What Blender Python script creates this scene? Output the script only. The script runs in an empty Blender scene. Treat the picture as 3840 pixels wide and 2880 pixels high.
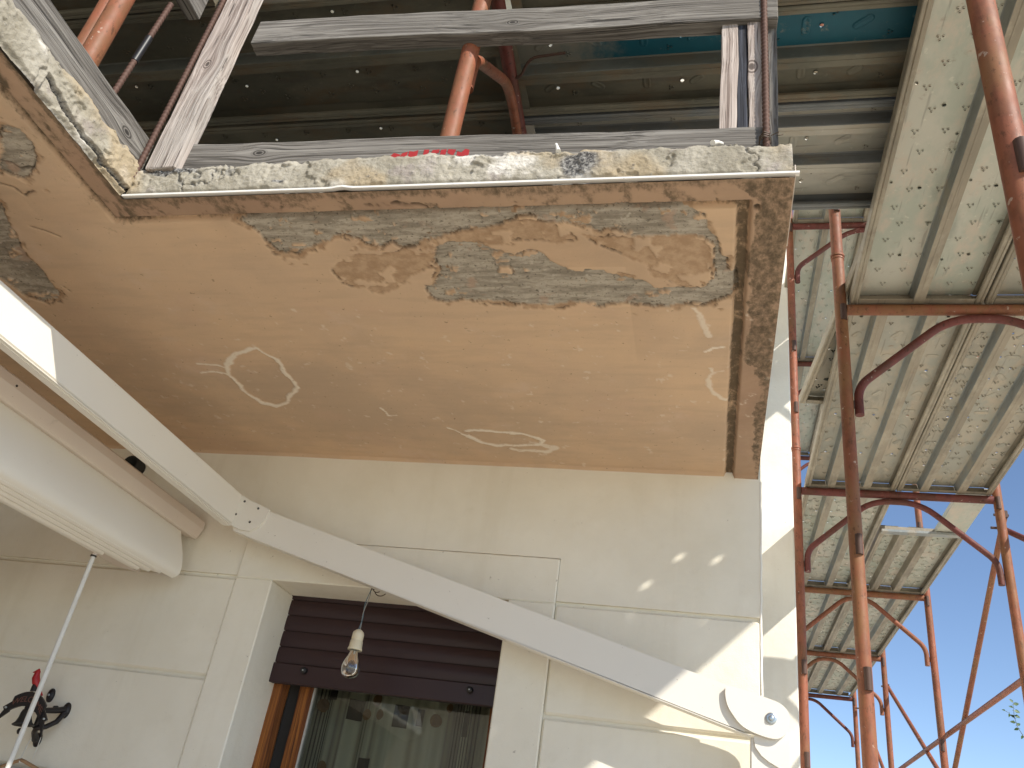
import bpy, bmesh, math, random
import numpy as np
from mathutils import Vector, Matrix, Euler
random.seed(7)
SC = bpy.context.scene
COL = SC.collection
R = math.radians

# ------------------------------------------------------------------ camera, sky, sun, exposure
# z = 0 is eye level; the ground lies 1.6 m below
cam_d = bpy.data.cameras.new('camera')
cam = bpy.data.objects.new('camera', cam_d); COL.objects.link(cam)
cam_d.sensor_fit = 'HORIZONTAL'; cam_d.sensor_width = 36.0; cam_d.lens = 29.957
cam_d.clip_start = 0.02; cam_d.clip_end = 500
CR = ((0.9720985, 0.1895663, 0.1381634), (0.0216932, 0.5138250, -0.8576207), (-0.2335678, 0.8366890, 0.4953762))
cam.matrix_world = Matrix(((CR[0][0], -CR[1][0], -CR[2][0], 0), (CR[0][1], -CR[1][1], -CR[2][1], 0), (CR[0][2], -CR[1][2], -CR[2][2], 0), (0, 0, 0, 1)))
SC.camera = cam

SUN_TO = Vector((1.0, -0.85, 1.0)).normalized()
elev = math.asin(SUN_TO.z); azim = math.atan2(SUN_TO.x, SUN_TO.y)
world = bpy.data.worlds.new('World'); SC.world = world; world.use_nodes = True
wn = world.node_tree; wn.nodes.clear()
sky = wn.nodes.new('ShaderNodeTexSky'); sky.sky_type = 'NISHITA'; sky.sun_disc = False
sky.sun_elevation = elev; sky.sun_rotation = azim; sky.altitude = 2500; sky.air_density = 1.0; sky.dust_density = 0.0; sky.ozone_density = 1.5
bg = wn.nodes.new('ShaderNodeBackground'); bg.inputs['Strength'].default_value = 0.085
wo = wn.nodes.new('ShaderNodeOutputWorld')
wn.links.new(sky.outputs[0], bg.inputs['Color']); wn.links.new(bg.outputs[0], wo.inputs['Surface'])
sun_d = bpy.data.lights.new('sun', 'SUN'); sun_d.energy = 2.5; sun_d.angle = R(0.55); sun_d.color = (1.0, 0.94, 0.84)
sun = bpy.data.objects.new('sun', sun_d); COL.objects.link(sun)
sun.rotation_euler = (-SUN_TO).to_track_quat('-Z', 'Y').to_euler()
SC.view_settings.view_transform = 'Standard'; SC.view_settings.look = 'None'
SC.view_settings.gamma = 1.0; SC.view_settings.use_curve_mapping = False
SC.view_settings.exposure = 1.18
try:
    SC.cycles.max_bounces = 10; SC.cycles.diffuse_bounces = 6; SC.cycles.transparent_max_bounces = 12
except Exception: pass

# ------------------------------------------------------------------ node helpers
class NT:
    def __init__(s, name, rough=0.7, metal=0.0):
        s.m = bpy.data.materials.new(name); s.m.use_nodes = True
        s.t = s.m.node_tree; s.b = s.t.nodes['Principled BSDF']
        s.b.inputs['Roughness'].default_value = rough; s.b.inputs['Metallic'].default_value = metal
        tc = s.t.nodes.new('ShaderNodeTexCoord'); s.obj = tc.outputs['Object']
        s._rnd = None
    def link(s, a, b): s.t.links.new(a, b)
    def n(s, typ, **kw):
        x = s.t.nodes.new(typ)
        for k, v in kw.items(): setattr(x, k, v)
        return x
    def put(s, sock, v):
        if isinstance(v, bpy.types.NodeSocket): s.link(v, sock)
        else:
            if isinstance(v, (tuple, list)) and len(v) == 3 and sock.type == 'RGBA': v = (*v, 1)
            sock.default_value = v
    def shifted(s):
        if s._rnd is None:
            oi = s.n('ShaderNodeObjectInfo'); m = s.n('ShaderNodeVectorMath', operation='MULTIPLY_ADD')
            s.link(oi.outputs['Random'], m.inputs[0]); m.inputs[1].default_value = (37.0, 53.0, 29.0); s.link(s.obj, m.inputs[2])
            s._rnd = m.outputs[0]
        return s._rnd
    def vec(s, scale=(1, 1, 1), src=None):
        m = s.n('ShaderNodeVectorMath', operation='MULTIPLY'); s.link(src or s.shifted(), m.inputs[0]); m.inputs[1].default_value = scale
        return m.outputs[0]
    def noise(s, vec, scale, detail=4, rough=0.55, dist=0.0):
        x = s.n('ShaderNodeTexNoise'); s.link(vec, x.inputs['Vector'])
        x.inputs['Scale'].default_value = scale; x.inputs['Detail'].default_value = detail
        x.inputs['Roughness'].default_value = rough; x.inputs['Distortion'].default_value = dist
        return x.outputs['Fac']
    def ramp(s, fac, stops):
        x = s.n('ShaderNodeValToRGB'); s.link(fac, x.inputs[0]); e = x.color_ramp.elements
        while len(e) < len(stops): e.new(0.5)
        for i, (p, c) in enumerate(stops):
            e[i].position = p; e[i].color = (*c, 1) if isinstance(c, (tuple, list)) else (c, c, c, 1)
        return x.outputs[0]
    def sm(s, fac, lo, hi):
        x = s.n('ShaderNodeMapRange', interpolation_type='SMOOTHSTEP'); s.link(fac, x.inputs['Value'])
        x.inputs['From Min'].default_value = lo; x.inputs['From Max'].default_value = hi
        return x.outputs['Result']
    def mix(s, fac, a, b, blend='MIX'):
        x = s.n('ShaderNodeMix', data_type='RGBA', blend_type=blend)
        s.put(x.inputs[0], fac); s.put(x.inputs[6], a); s.put(x.inputs[7], b)
        return x.outputs[2]
    def math(s, op, a, b=0.0, c=None):
        x = s.n('ShaderNodeMath', operation=op); s.put(x.inputs[0], a); s.put(x.inputs[1], b)
        if c is not None: s.put(x.inputs[2], c)
        return x.outputs[0]
    def attr(s, name):
        x = s.n('ShaderNodeAttribute', attribute_name=name); return x.outputs['Fac']
    def bump(s, h, strength=0.3, dist=0.01, normal=None):
        x = s.n('ShaderNodeBump'); s.link(h, x.inputs['Height']); x.inputs['Strength'].default_value = strength
        x.inputs['Distance'].default_value = dist
        if normal is not None: s.link(normal, x.inputs['Normal'])
        return x.outputs[0]
    def out(s, col=None, rough=None, normal=None, **kw):
        if col is not None: s.put(s.b.inputs['Base Color'], col)
        if rough is not None: s.put(s.b.inputs['Roughness'], rough)
        if normal is not None: s.link(normal, s.b.inputs['Normal'])
        for k, v in kw.items(): s.put(s.b.inputs[k.replace('_', ' ')], v)
        return s.m

def m_plaster(name, c1, c2, speck=(0.16, 0.12, 0.08), bumpd=0.0015, dirt=0.5):
    a = NT(name, 0.85); v = a.obj
    col = a.mix(a.sm(a.noise(v, 2.2, 6, .6), .35, .65), c1, c2)
    col = a.mix(a.math('MULTIPLY', a.sm(a.noise(v, 1.3, 5, .6), .50, .68), dirt * .45), col, (c2[0] * .84, c2[1] * .80, c2[2] * .70))
    col = a.mix(a.math('MULTIPLY', a.sm(a.noise(v, 9, 6, .65), .56, .8), dirt * .5), col, (c2[0] * .72, c2[1] * .68, c2[2] * .6))
    col = a.mix(a.math('MULTIPLY', a.sm(a.noise(v, 55, 3, .6), .70, .76), dirt), col, speck)
    col = a.mix(a.math('MULTIPLY', a.sm(a.noise(a.vec((7, 7, .55), v), 1.0, 5, .65), .50, .72), dirt * .45), col, (c2[0] * .8, c2[1] * .76, c2[2] * .68))
    h = a.math('ADD', a.math('ADD', a.noise(v, 26, 4), a.math('MULTIPLY', a.noise(v, 5, 3), 2.2)), a.math('MULTIPLY', a.noise(v, 240, 3), .4))
    return a.out(col, normal=a.bump(h, .55, bumpd * 2))

def m_paint(name, c1, c2, rough=0.42, dirt=(0.25, 0.2, 0.15), spots=.5):
    a = NT(name, rough); v = a.shifted()
    col = a.mix(a.noise(v, 3.5, 4), c1, c2)
    col = a.mix(a.math('MULTIPLY', a.sm(a.noise(v, 14, 5, .7), .66, .8), spots * .6), col, dirt)
    col = a.mix(a.math('MULTIPLY', a.sm(a.noise(v, 90, 2), .74, .78), spots), col, dirt)
    return a.out(col, normal=a.bump(a.noise(v, 60, 3), .12, .001))

def m_wood(name, light, mid, dark, tint=None):
    a = NT(name, 0.88); o = a.shifted()
    sep = a.n('ShaderNodeSeparateXYZ'); a.link(a.obj, sep.inputs[0])
    at = a.n('ShaderNodeAttribute', attribute_type='OBJECT', attribute_name='knot'); ks = a.n('ShaderNodeSeparateXYZ'); a.link(at.outputs['Vector'], ks.inputs[0])
    dx = a.math('MULTIPLY', a.math('SUBTRACT', sep.outputs[0], ks.outputs[0]), .62); dy = a.math('SUBTRACT', sep.outputs[1], ks.outputs[1])
    d2 = a.math('ADD', a.math('MULTIPLY', dx, dx), a.math('MULTIPLY', dy, dy)); d = a.math('SQRT', d2)
    rr = a.math('ADD', ks.outputs[2], .0005)
    g = a.math('POWER', 2.718, a.math('MULTIPLY', a.math('DIVIDE', d2, a.math('MULTIPLY', rr, rr)), -.22))
    core = a.math('SUBTRACT', 1, a.sm(a.math('DIVIDE', d, rr), .55, 1.0))
    so = a.n('ShaderNodeSeparateXYZ'); a.link(o, so.inputs[0])
    wv = a.math('MULTIPLY', a.math('SUBTRACT', a.noise(a.vec((1.5, 4, 4), o), 1.0, 2), .5), .05)
    yy = a.math('ADD', a.math('SUBTRACT', so.outputs[1], a.math('MULTIPLY', a.math('MULTIPLY', dy, g), .80)), wv)
    cx = a.n('ShaderNodeCombineXYZ'); a.link(so.outputs[0], cx.inputs[0]); a.link(yy, cx.inputs[1]); a.link(a.math('ADD', so.outputs[2], wv), cx.inputs[2])
    g1 = a.noise(a.vec((1.2, 95, 95), cx.outputs[0]), 1.0, 5, .62, .2)
    g2 = a.noise(a.vec((2.6, 260, 260), cx.outputs[0]), 1.0, 3, .6, .15)
    g3 = a.noise(a.vec((1.6, 150, 150), cx.outputs[0]), 1.0, 2, .5, .1)
    blot = a.noise(a.vec((2.2, 9, 9), o), 1.0, 4)
    col = a.ramp(g1, [(.34, dark), (.47, mid), (.62, light)])
    if tint: col = a.mix(a.math('MULTIPLY', a.sm(blot, .42, .68), .65), col, tint)
    col = a.mix(a.math('MULTIPLY', a.sm(g2, .53, .62), .55), col, dark)
    col = a.mix(a.math('MULTIPLY', a.sm(g3, .64, .69), .85), col, tuple(x * .4 for x in dark))
    ring = a.math('SINE', a.math('MULTIPLY', a.math('DIVIDE', d, rr), 19.0))
    kc = a.mix(a.sm(ring, -.3, .7), tuple(x * .55 for x in dark), mid)
    col = a.mix(a.math('MULTIPLY', core, .9), col, kc)
    col = a.mix(a.math('MULTIPLY', a.math('SUBTRACT', 1, a.sm(a.math('DIVIDE', d, rr), .12, .30)), .9), col, tuple(x * .3 for x in dark))
    h = a.math('SUBTRACT', g1, a.math('ADD', a.math('MULTIPLY', a.sm(g2, .5, .64), .5), a.sm(g3, .62, .69)))
    return a.out(col, normal=a.bump(h, .7, .004))

def m_tube(name, c1, c2, rust, rusty=.5):
    a = NT(name, 0.55); v = a.shifted()
    col = a.mix(a.noise(v, 5, 4), c1, c2)
    col = a.mix(a.math('MULTIPLY', a.sm(a.noise(a.vec((1, 1, .5), v), 27, 5, .7), .47, .62), .5), col, tuple(x * .6 for x in c2))
    col = a.mix(a.math('MULTIPLY', a.sm(a.noise(a.vec((1, 1, .45), v), 9, 6, .7), .53 - .12 * rusty, .64), .9), col, rust)
    col = a.mix(a.math('MULTIPLY', a.sm(a.noise(a.vec((1, 1, .5), v), 60, 5, .7), .57, .66), .75), col, (rust[0] * .45, rust[1] * .4, rust[2] * .4))
    col = a.mix(a.math('MULTIPLY', a.sm(a.noise(v, 44, 4, .6), .66, .72), .65), col, (.55, .45, .36))
    h = a.noise(v, 70, 4, .7)
    return a.out(col, rough=a.math('ADD', .42, a.math('MULTIPLY', a.noise(v, 20, 3), .35)), normal=a.bump(h, .25, .002), Specular_IOR_Level=0.4)

def m_steel(name, c1, c2, c3, rust=.5, metal=.35, rough=.5):
    a = NT(name, rough, metal); v = a.shifted()
    col = a.mix(a.sm(a.noise(a.vec((1, .5, 1), v), 4.5, 6, .65), .40, .60), c1, c2)
    col = a.mix(a.math('MULTIPLY', a.sm(a.noise(a.vec((1, .45, 1), v), 9, 6, .7), .48, .66), .85), col, c3)
    col = a.mix(a.math('MULTIPLY', a.sm(a.noise(a.vec((1, .3, 1), v), 6, 6, .7), .52, .70), .5), col, tuple(x * .52 for x in c2))
    col = a.mix(a.math('MULTIPLY', a.sm(a.noise(v, 17, 6, .75), .60, .72), rust), col, (.22, .11, .055))
    col = a.mix(a.math('MULTIPLY', a.sm(a.noise(a.vec((1, .06, 1), v), 55, 2), .62, .68), .35), col, (.14, .12, .10))
    col = a.mix(a.math('MULTIPLY', a.sm(a.noise(v, 38, 4, .6), .64, .70), .35), col, tuple(min(.8, x * 1.35) for x in c1))
    return a.out(col, rough=a.math('ADD', rough - .12, a.math('MULTIPLY', a.noise(v, 12, 3), .3)), normal=a.bump(a.noise(v, 30, 3), .15, .0015))

def m_plain(name, c, rough=.5, metal=0.0, var=.25, scale=25):
    a = NT(name, rough, metal); v = a.shifted()
    col = a.mix(a.noise(v, scale, 4), c, tuple(x * (1 - var) for x in c))
    return a.out(col)

M = {}
M['wall'] = m_plaster('cream_wall_plaster', (.84, .80, .69), (.78, .735, .62), dirt=.45)
M['wall2'] = m_plaster('pale_wall_plaster', (.78, .75, .67), (.71, .67, .59), dirt=.35)
M['reveal'] = m_plaster('white_reveal_plaster', (.80, .77, .70), (.76, .72, .64), dirt=.25)
M['white'] = m_paint('white_enamel', (.80, .765, .69), (.75, .71, .63), .4, spots=.5)
M['cass'] = m_paint('white_cassette_enamel', (.82, .78, .70), (.77, .72, .63), .34, spots=.4)
M['hood'] = m_paint('dusty_white_hood', (.72, .63, .54), (.62, .53, .45), .5, spots=.9)
M['drip'] = m_paint('white_plastic_strip', (.82, .80, .76), (.74, .71, .66), .4, spots=.4)
M['wood'] = m_wood('grey_weathered_wood', (.27, .252, .225), (.165, .15, .132), (.055, .046, .038), tint=(.155, .142, .125))
M['wood_pale'] = m_wood('pale_weathered_wood', (.56, .48, .43), (.41, .34, .30), (.20, .15, .125), tint=(.44, .41, .37))
M['wood_dark'] = m_wood('blackened_wood', (.06, .065, .085), (.03, .033, .045), (.012, .012, .016))
M['tube'] = m_tube('red_oxide_tube', (.34, .11, .056), (.23, .075, .037), (.20, .088, .04), .7)
M['tube_rust'] = m_tube('rusted_red_tube', (.31, .105, .052), (.22, .075, .037), (.24, .115, .048), 1.0)
M['tube_dark'] = m_tube('dark_red_tube', (.17, .04, .03), (.13, .035, .028), (.10, .035, .02), .6)
M['lug'] = m_plain('rusty_lug_steel', (.10, .055, .04), .65, .2)
M['sheet'] = m_steel('galvanised_sheet', (.54, .52, .435), (.435, .455, .375), (.57, .495, .40), .35, .1, .55)
M['sheetx'] = m_steel('shaded_plank_sheet', (.20, .185, .135), (.14, .135, .10), (.19, .14, .085), .5, .1, .6)  # shaded copy of the plank sheet, shade over the balcony put into its colour
M['ribx'] = m_steel('shaded_plank_rib', (.16, .17, .15), (.11, .12, .105), (.16, .14, .10), .4, .2, .5)  # rib colour darkened likewise for the shade over the balcony
M['sheetm'] = m_steel('lit_grey_plank_sheet', (.52, .49, .42), (.42, .41, .35), (.48, .42, .33), .5, .15, .55)  # lighter copy of that sheet, light from below put into its colour
M['ribm'] = m_steel('dark_grey_rib', (.22, .23, .23), (.17, .18, .18), (.24, .22, .18), .3, .25, .5)
M['sheet2'] = m_steel('dusty_galvanised_sheet', (.46, .415, .33), (.375, .365, .305), (.49, .415, .31), .5, .1, .55)
M['rib'] = m_steel('shade_toned_rib', (.30, .315, .30), (.24, .26, .255), (.36, .32, .25), .25, .2, .45)  # shaded tone of the rib sides painted in, darker than the sheet
M['flange'] = m_steel('brown_dusted_flange', (.33, .28, .205), (.265, .23, .17), (.42, .37, .28), .5, .1, .5)
M['dim'] = m_plain('dark_dimple_tone', (.10, .10, .08), .6, .3)  # dark tone standing in for shade in the tread dimples
M['rebar'] = m_plain('rusty_rebar', (.14, .075, .055), .7, .3, .5, 60)
M['tape'] = m_plain('black_tape', (.012, .012, .014), .45)
M['maroon'] = m_paint('maroon_slat_paint', (.032, .010, .011), (.024, .008, .009), .4, (.05, .03, .02), .35)
M['brownwood'] = m_wood('varnished_window_wood', (.36, .13, .025), (.24, .08, .016), (.12, .035, .008))
M['rubber'] = m_plain('black_rubber', (.015, .014, .014), .5)
M['iron'] = m_plain('black_cast_iron', (.022, .018, .018), .45, .2)
M['bellm'] = m_plain('dark_bell_iron', (.05, .048, .047), .38, .5)
M['redp'] = m_plain('red_bird_paint', (.42, .01, .012), .4)
M['letter'] = m_plain('faded_copper_lettering', (.15, .06, .04), .5)
M['leafg'] = m_plain('leaf_green', (.07, .13, .035), .5, 0, .4)
M['stem'] = m_plain('green_brown_stem', (.12, .10, .05), .7)
M['cable'] = m_plain('brown_cable', (.09, .06, .035), .5)
M['wire_b'] = m_plain('blue_wire', (.12, .19, .22), .45)
M['wire_g'] = m_plain('grey_wire', (.30, .28, .25), .45)
M['ceramic'] = m_plain('cream_ceramic', (.74, .66, .48), .35, 0, .08)
M['zinc'] = m_plain('zinc_washer', (.50, .54, .56), .3, .85, .15)
M['stick'] = m_plain('brown_stick', (.34, .20, .10), .7)
M['string'] = m_plain('white_string', (.80, .78, .72), .8)
M['screwd'] = m_plain('dark_screw', (.06, .05, .04), .4, .6)
M['redpaint'] = m_plain('red_stencil_paint', (.42, .02, .022), .6, 0, .35, 90)
M['greypipe'] = m_plain('grey_plastic_pipe', (.50, .48, .44), .5)
M['dark'] = m_plain('near_black_surface', (.03, .028, .025), .9)

def m_teal():
    a = NT('teal_painted_sheet', .5, .15); v = a.shifted()
    base = a.mix(a.noise(v, 9, 5), (.30, .29, .24), (.22, .21, .17))
    sep = a.n('ShaderNodeSeparateXYZ'); a.link(a.obj, sep.inputs[0])
    edge = a.math('ADD', sep.outputs[1], a.math('MULTIPLY', a.noise(a.obj, 5, 5, .7), .7))
    worn = a.math('MULTIPLY', a.sm(edge, .50, .75), a.sm(a.noise(v, 8, 6, .7), .30, .42))
    col = a.mix(worn, base, a.mix(a.noise(v, 20, 4), (.008, .125, .17), (.012, .085, .125)))
    return a.out(col, normal=a.bump(a.noise(v, 30, 3), .12, .0015))
M['teal'] = m_teal()

def m_ground():
    a = NT('pale_paving', .85); v = a.obj
    col = a.mix(a.noise(v, .7, 6), (.74, .68, .56), (.66, .60, .48))
    col = a.mix(a.math('MULTIPLY', a.sm(a.noise(v, 6, 6, .7), .55, .75), .5), col, (.46, .42, .34))
    return a.out(col, normal=a.bump(a.noise(v, 60, 4), .4, .006))
M['ground'] = m_ground()
def m_tile():
    a = NT('bounce_cutting_floor', .6); v = a.obj
    br = a.n('ShaderNodeTexBrick'); a.link(v, br.inputs['Vector']); br.offset = 0
    for k, q in (('Color1', (.12, .075, .042, 1)), ('Color2', (.095, .058, .034, 1)), ('Mortar', (.14, .12, .09, 1)), ('Scale', 1.0), ('Mortar Size', .004), ('Brick Width', .3), ('Row Height', .3)): br.inputs[k].default_value = q
    return a.out(a.mix(a.math('MULTIPLY', a.noise(v, 5, 5), .5), br.outputs[0], (.14, .10, .06)))
M['tile'] = m_tile()  # dark colour of the added floor, keeps bounce light low
M['wing_brown'] = m_plain('bounce_cutting_brown', (.36, .30, .23), .9, 0, .4, 4)  # made-up colour for the unseen wing wall, weakens bounce onto the soffit

def m_glass(name, tint=(1, 1, 1), rough=0.0, ior=1.5):
    m = bpy.data.materials.new(name); m.use_nodes = True; t = m.node_tree; t.nodes.clear()
    o = t.nodes.new('ShaderNodeOutputMaterial'); mx = t.nodes.new('ShaderNodeMixShader'); fr = t.nodes.new('ShaderNodeFresnel')
    fr.inputs['IOR'].default_value = ior
    tr = t.nodes.new('ShaderNodeBsdfTransparent'); tr.inputs[0].default_value = (*tint, 1)
    gl = t.nodes.new('ShaderNodeBsdfGlossy'); gl.inputs['Roughness'].default_value = rough
    t.links.new(fr.outputs[0], mx.inputs[0]); t.links.new(tr.outputs[0], mx.inputs[1]); t.links.new(gl.outputs[0], mx.inputs[2]); t.links.new(mx.outputs[0], o.inputs[0])
    return m
M['pane'] = m_glass('window_glass', (.86, .88, .84), .0, 1.5)
M['bulbglass'] = m_glass('clear_bulb_glass', (.84, .81, .76), .02, 1.9)

def m_curtain():
    a = NT('striped_curtain_cloth', .9); sep = a.n('ShaderNodeSeparateXYZ'); a.link(a.obj, sep.inputs[0])
    x = sep.outputs[0]
    w = a.noise(a.vec((9, 0.0, 0.02), a.obj), 1.0, 2)
    col = a.ramp(w, [(.36, (.10, .085, .07)), (.44, (.30, .28, .22)), (.52, (.40, .38, .31)), (.60, (.17, .15, .13)), (.68, (.34, .31, .25))])
    fine = a.math('MULTIPLY', a.sm(a.math('SINE', a.math('MULTIPLY', x, 520.0)), .1, .6), a.sm(a.noise(a.vec((7, 0, 0), a.obj), 1.0, 1), .54, .58))
    col = a.mix(fine, col, (.05, .04, .035))
    return a.out(col)
M['curtain'] = m_curtain()
M['cur_sq'] = m_plain('curtain_dark_square', (.045, .035, .03), .9)
M['cur_ci'] = m_plain('curtain_orange_circle', (.20, .11, .05), .9)

# ------------------------------------------------------------------ mesh helpers
class MB:
    def __init__(s): s.v = []; s.f = []; s.sm = []
    def add(s, vs, fs, smooth=False, mat=None):
        b = len(s.v)
        s.v += [tuple(mat @ Vector(p)) if mat is not None else tuple(p) for p in vs]
        s.f += [tuple(b + i for i in f) for f in fs]; s.sm += [smooth] * len(fs)
        return s
    def box(s, x0, x1, y0, y1, z0, z1, ch=0.0, mat=None):
        if ch <= 0:
            vs = [(x, y, z) for x in (x0, x1) for y in (y0, y1) for z in (z0, z1)]
            fs = [(0, 1, 3, 2), (4, 6, 7, 5), (0, 4, 5, 1), (2, 3, 7, 6), (0, 2, 6, 4), (1, 5, 7, 3)]
            return s.add(vs, fs, False, mat)
        bm = bmesh.new(); bmesh.ops.create_cube(bm, size=1)
        for v in bm.verts: v.co = Vector(((x0 + x1) / 2 + v.co.x * (x1 - x0), (y0 + y1) / 2 + v.co.y * (y1 - y0), (z0 + z1) / 2 + v.co.z * (z1 - z0)))
        bmesh.ops.bevel(bm, geom=bm.edges[:], offset=ch, segments=1, affect='EDGES', profile=.5)
        bm.verts.index_update()
        s.add([v.co[:] for v in bm.verts], [[v.index for v in f.verts] for f in bm.faces], False, mat); bm.free()
        return s
    def tube(s, pts, r, n=12, cap=True, mat=None, radii=None):
        P = [Vector(p) for p in pts]; rings = []; up = None
        for i, p in enumerate(P):
            t = (P[min(i + 1, len(P) - 1)] - P[max(i - 1, 0)]).normalized()
            if up is None:
                up = Vector((0, 0, 1)) if abs(t.z) < .9 else Vector((1, 0, 0))
            a = (up - t * up.dot(t)).normalized(); b = t.cross(a); up = a
            rr = radii[i] if radii else r
            rings.append([p + (a * math.cos(2 * math.pi * k / n) + b * math.sin(2 * math.pi * k / n)) * rr for k in range(n)])
        vs = [tuple(q) for ring in rings for q in ring]; fs = []
        for i in range(len(P) - 1):
            for k in range(n):
                k2 = (k + 1) % n; fs.append((i * n + k, i * n + k2, (i + 1) * n + k2, (i + 1) * n + k))
        s.add(vs, fs, True, mat)
        if cap:
            s.add([tuple(q) for q in rings[0]], [tuple(range(n))[::-1]], False, mat)
            s.add([tuple(q) for q in rings[-1]], [tuple(range(n))], False, mat)
        return s
    def prism(s, poly, fn, d0, d1, smooth_side=False):
        """poly: 2D outline; fn(a, b, d) -> 3D; extruded from depth d0 to d1"""
        n = len(poly)
        vs = [fn(a, b, d0) for a, b in poly] + [fn(a, b, d1) for a, b in poly]
        s.add(vs, [tuple(range(n))[::-1], tuple(range(n, 2 * n))])
        s.add(vs, [(i, (i + 1) % n, n + (i + 1) % n, n + i) for i in range(n)], smooth_side)
        return s
    def strip(s, prof0, prof1, smooth=True, close=False):
        n = len(prof0); vs = list(prof0) + list(prof1)
        m = n if close else n - 1
        return s.add(vs, [(i, (i + 1) % n, n + (i + 1) % n, n + i) for i in range(m)], smooth)
    def lathe(s, prof, n=24, mat=None):
        vs = []; fs = []
        for r, z in prof:
            for k in range(n):
                an = 2 * math.pi * k / n; vs.append((r * math.cos(an), r * math.sin(an), z))
        for i in range(len(prof) - 1):
            for k in range(n):
                k2 = (k + 1) % n; fs.append((i * n + k, i * n + k2, (i + 1) * n + k2, (i + 1) * n + k))
        return s.add(vs, fs, True, mat)
    def mesh(s, name, mat, origin=(0, 0, 0)):
        me = bpy.data.meshes.new(name); ox, oy, oz = origin
        me.from_pydata([(x - ox, y - oy, z - oz) for x, y, z in s.v], [], s.f)
        me.polygons.foreach_set('use_smooth', s.sm); me.update()
        if mat: me.materials.append(mat)
        return me

OFF = {}
def thing(name, loc, label, cat, group=None, kind=None):
    o = bpy.data.objects.new(name, None); o.empty_display_size = .1; COL.objects.link(o); o.location = loc
    o['label'] = label; o['category'] = cat
    if group: o['group'] = group
    if kind: o['kind'] = kind
    OFF[o.name] = tuple(loc); return o
def link(name, me, parent=None, label=None, kind=None):
    o = bpy.data.objects.new(name, me); COL.objects.link(o)
    if parent is not None: o.parent = parent; OFF[o.name] = OFF[parent.name]
    else: OFF[o.name] = (0, 0, 0)
    if label: o['label'] = label
    if kind: o['kind'] = kind
    return o
def part(name, mb, mat, parent, label=None, kind=None):
    return link(name, mb.mesh(name, mat, OFF[parent.name]), parent, label, kind)
def single(name, mb, mat, loc, label, cat, group=None):
    o = link(name, mb.mesh(name, mat, loc)); o.location = loc; OFF[o.name] = tuple(loc)
    o['label'] = label; o['category'] = cat
    if group: o['group'] = group
    return o
def struct(name, mb, mat):
    o = link(name, mb.mesh(name, mat)); o['kind'] = 'structure'; return o
def copy_tree(o, parent=None):
    c = o.copy(); COL.objects.link(c); OFF[c.name] = OFF.get(o.name, (0, 0, 0))
    if parent is not None: c.parent = parent
    for ch in list(o.children): copy_tree(ch, c)
    return c
def board(name, parent, p0, p1, face, w, th, mat, ch=.003, label=None, rag=0.0, knot=(9.0, 0.0, .01)):
    """plank whose local X runs p0->p1, local Z points along 'face' (its broad side), width w across"""
    p0, p1 = Vector(p0), Vector(p1); L = (p1 - p0).length; X = (p1 - p0).normalized()
    Zv = Vector(face); Zv = (Zv - X * Zv.dot(X)).normalized(); Yv = Zv.cross(X)
    bm = bmesh.new(); bmesh.ops.create_cube(bm, size=1)
    for v in bm.verts: v.co = Vector((v.co.x * L, v.co.y * w, v.co.z * th))
    bmesh.ops.bevel(bm, geom=bm.edges[:], offset=ch, segments=2, affect='EDGES', profile=.5)
    ns = max(2, int(L / .06))
    for k in range(1, ns):
        bmesh.ops.bisect_plane(bm, geom=bm.verts[:] + bm.edges[:] + bm.faces[:], plane_co=(-L / 2 + L * k / ns, 0, 0), plane_no=(1, 0, 0))
    ph = random.random() * 9
    for v in bm.verts:
        x = v.co.x
        v.co.y += .0018 * math.sin(x * 7 + ph) + .001 * math.sin(x * 31 + ph * 2) + random.uniform(-.0006, .0006)
        v.co.z += .0014 * math.sin(x * 5 + ph * 3) + random.uniform(-.0005, .0005)
        if abs(x) > L / 2 - .006 and rag: v.co.x += random.uniform(-rag, rag)
    me = bpy.data.meshes.new(name); bm.to_mesh(me); bm.free(); me.materials.append(mat)
    o = link(name, me, parent, label); o['knot'] = knot
    off = Vector(OFF[parent.name]); c = (p0 + p1) / 2 - off
    o.matrix_local = Matrix(((X.x, Yv.x, Zv.x, c.x), (X.y, Yv.y, Zv.y, c.y), (X.z, Yv.z, Zv.z, c.z), (0, 0, 0, 1)))
    return o

# value noise for the modelled plaster
def vnoise(x, y, seed):
    rs = np.random.RandomState(seed); g = rs.rand(257, 257)
    xi = np.floor(x).astype(int); yi = np.floor(y).astype(int); fx = x - xi; fy = y - yi
    fx = fx * fx * (3 - 2 * fx); fy = fy * fy * (3 - 2 * fy)
    a = xi % 256; b = yi % 256
    return (g[a, b] * (1 - fx) + g[a + 1, b] * fx) * (1 - fy) + (g[a, b + 1] * (1 - fx) + g[a + 1, b + 1] * fx) * fy
def fbm(x, y, s, seed, octv=4, gain=.5):
    t = 0; amp = 1; tot = 0
    for k in range(octv):
        t = t + amp * vnoise(x * s + 13.7 * k + 40, y * s + 7.3 * k + 40, seed + k); tot += amp; amp *= gain; s *= 2.03
    return t / tot
def seg_dist(x, y, pts):
    d = np.full(x.shape, 1e9)
    for (ax, ay), (bx, by) in zip(pts[:-1], pts[1:]):
        ux, uy = bx - ax, by - ay; L2 = ux * ux + uy * uy + 1e-12
        t = np.clip(((x - ax) * ux + (y - ay) * uy) / L2, 0, 1)
        d = np.minimum(d, np.hypot(x - ax - t * ux, y - ay - t * uy))
    return d
def inside(x, y, poly):
    c = np.zeros(x.shape, bool); n = len(poly)
    for i in range(n):
        (x1, y1), (x2, y2) = poly[i], poly[(i + 1) % n]
        if y1 == y2: continue
        c ^= ((y1 > y) != (y2 > y)) & (x < (x2 - x1) * (y - y1) / (y2 - y1) + x1)
    return c
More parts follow.
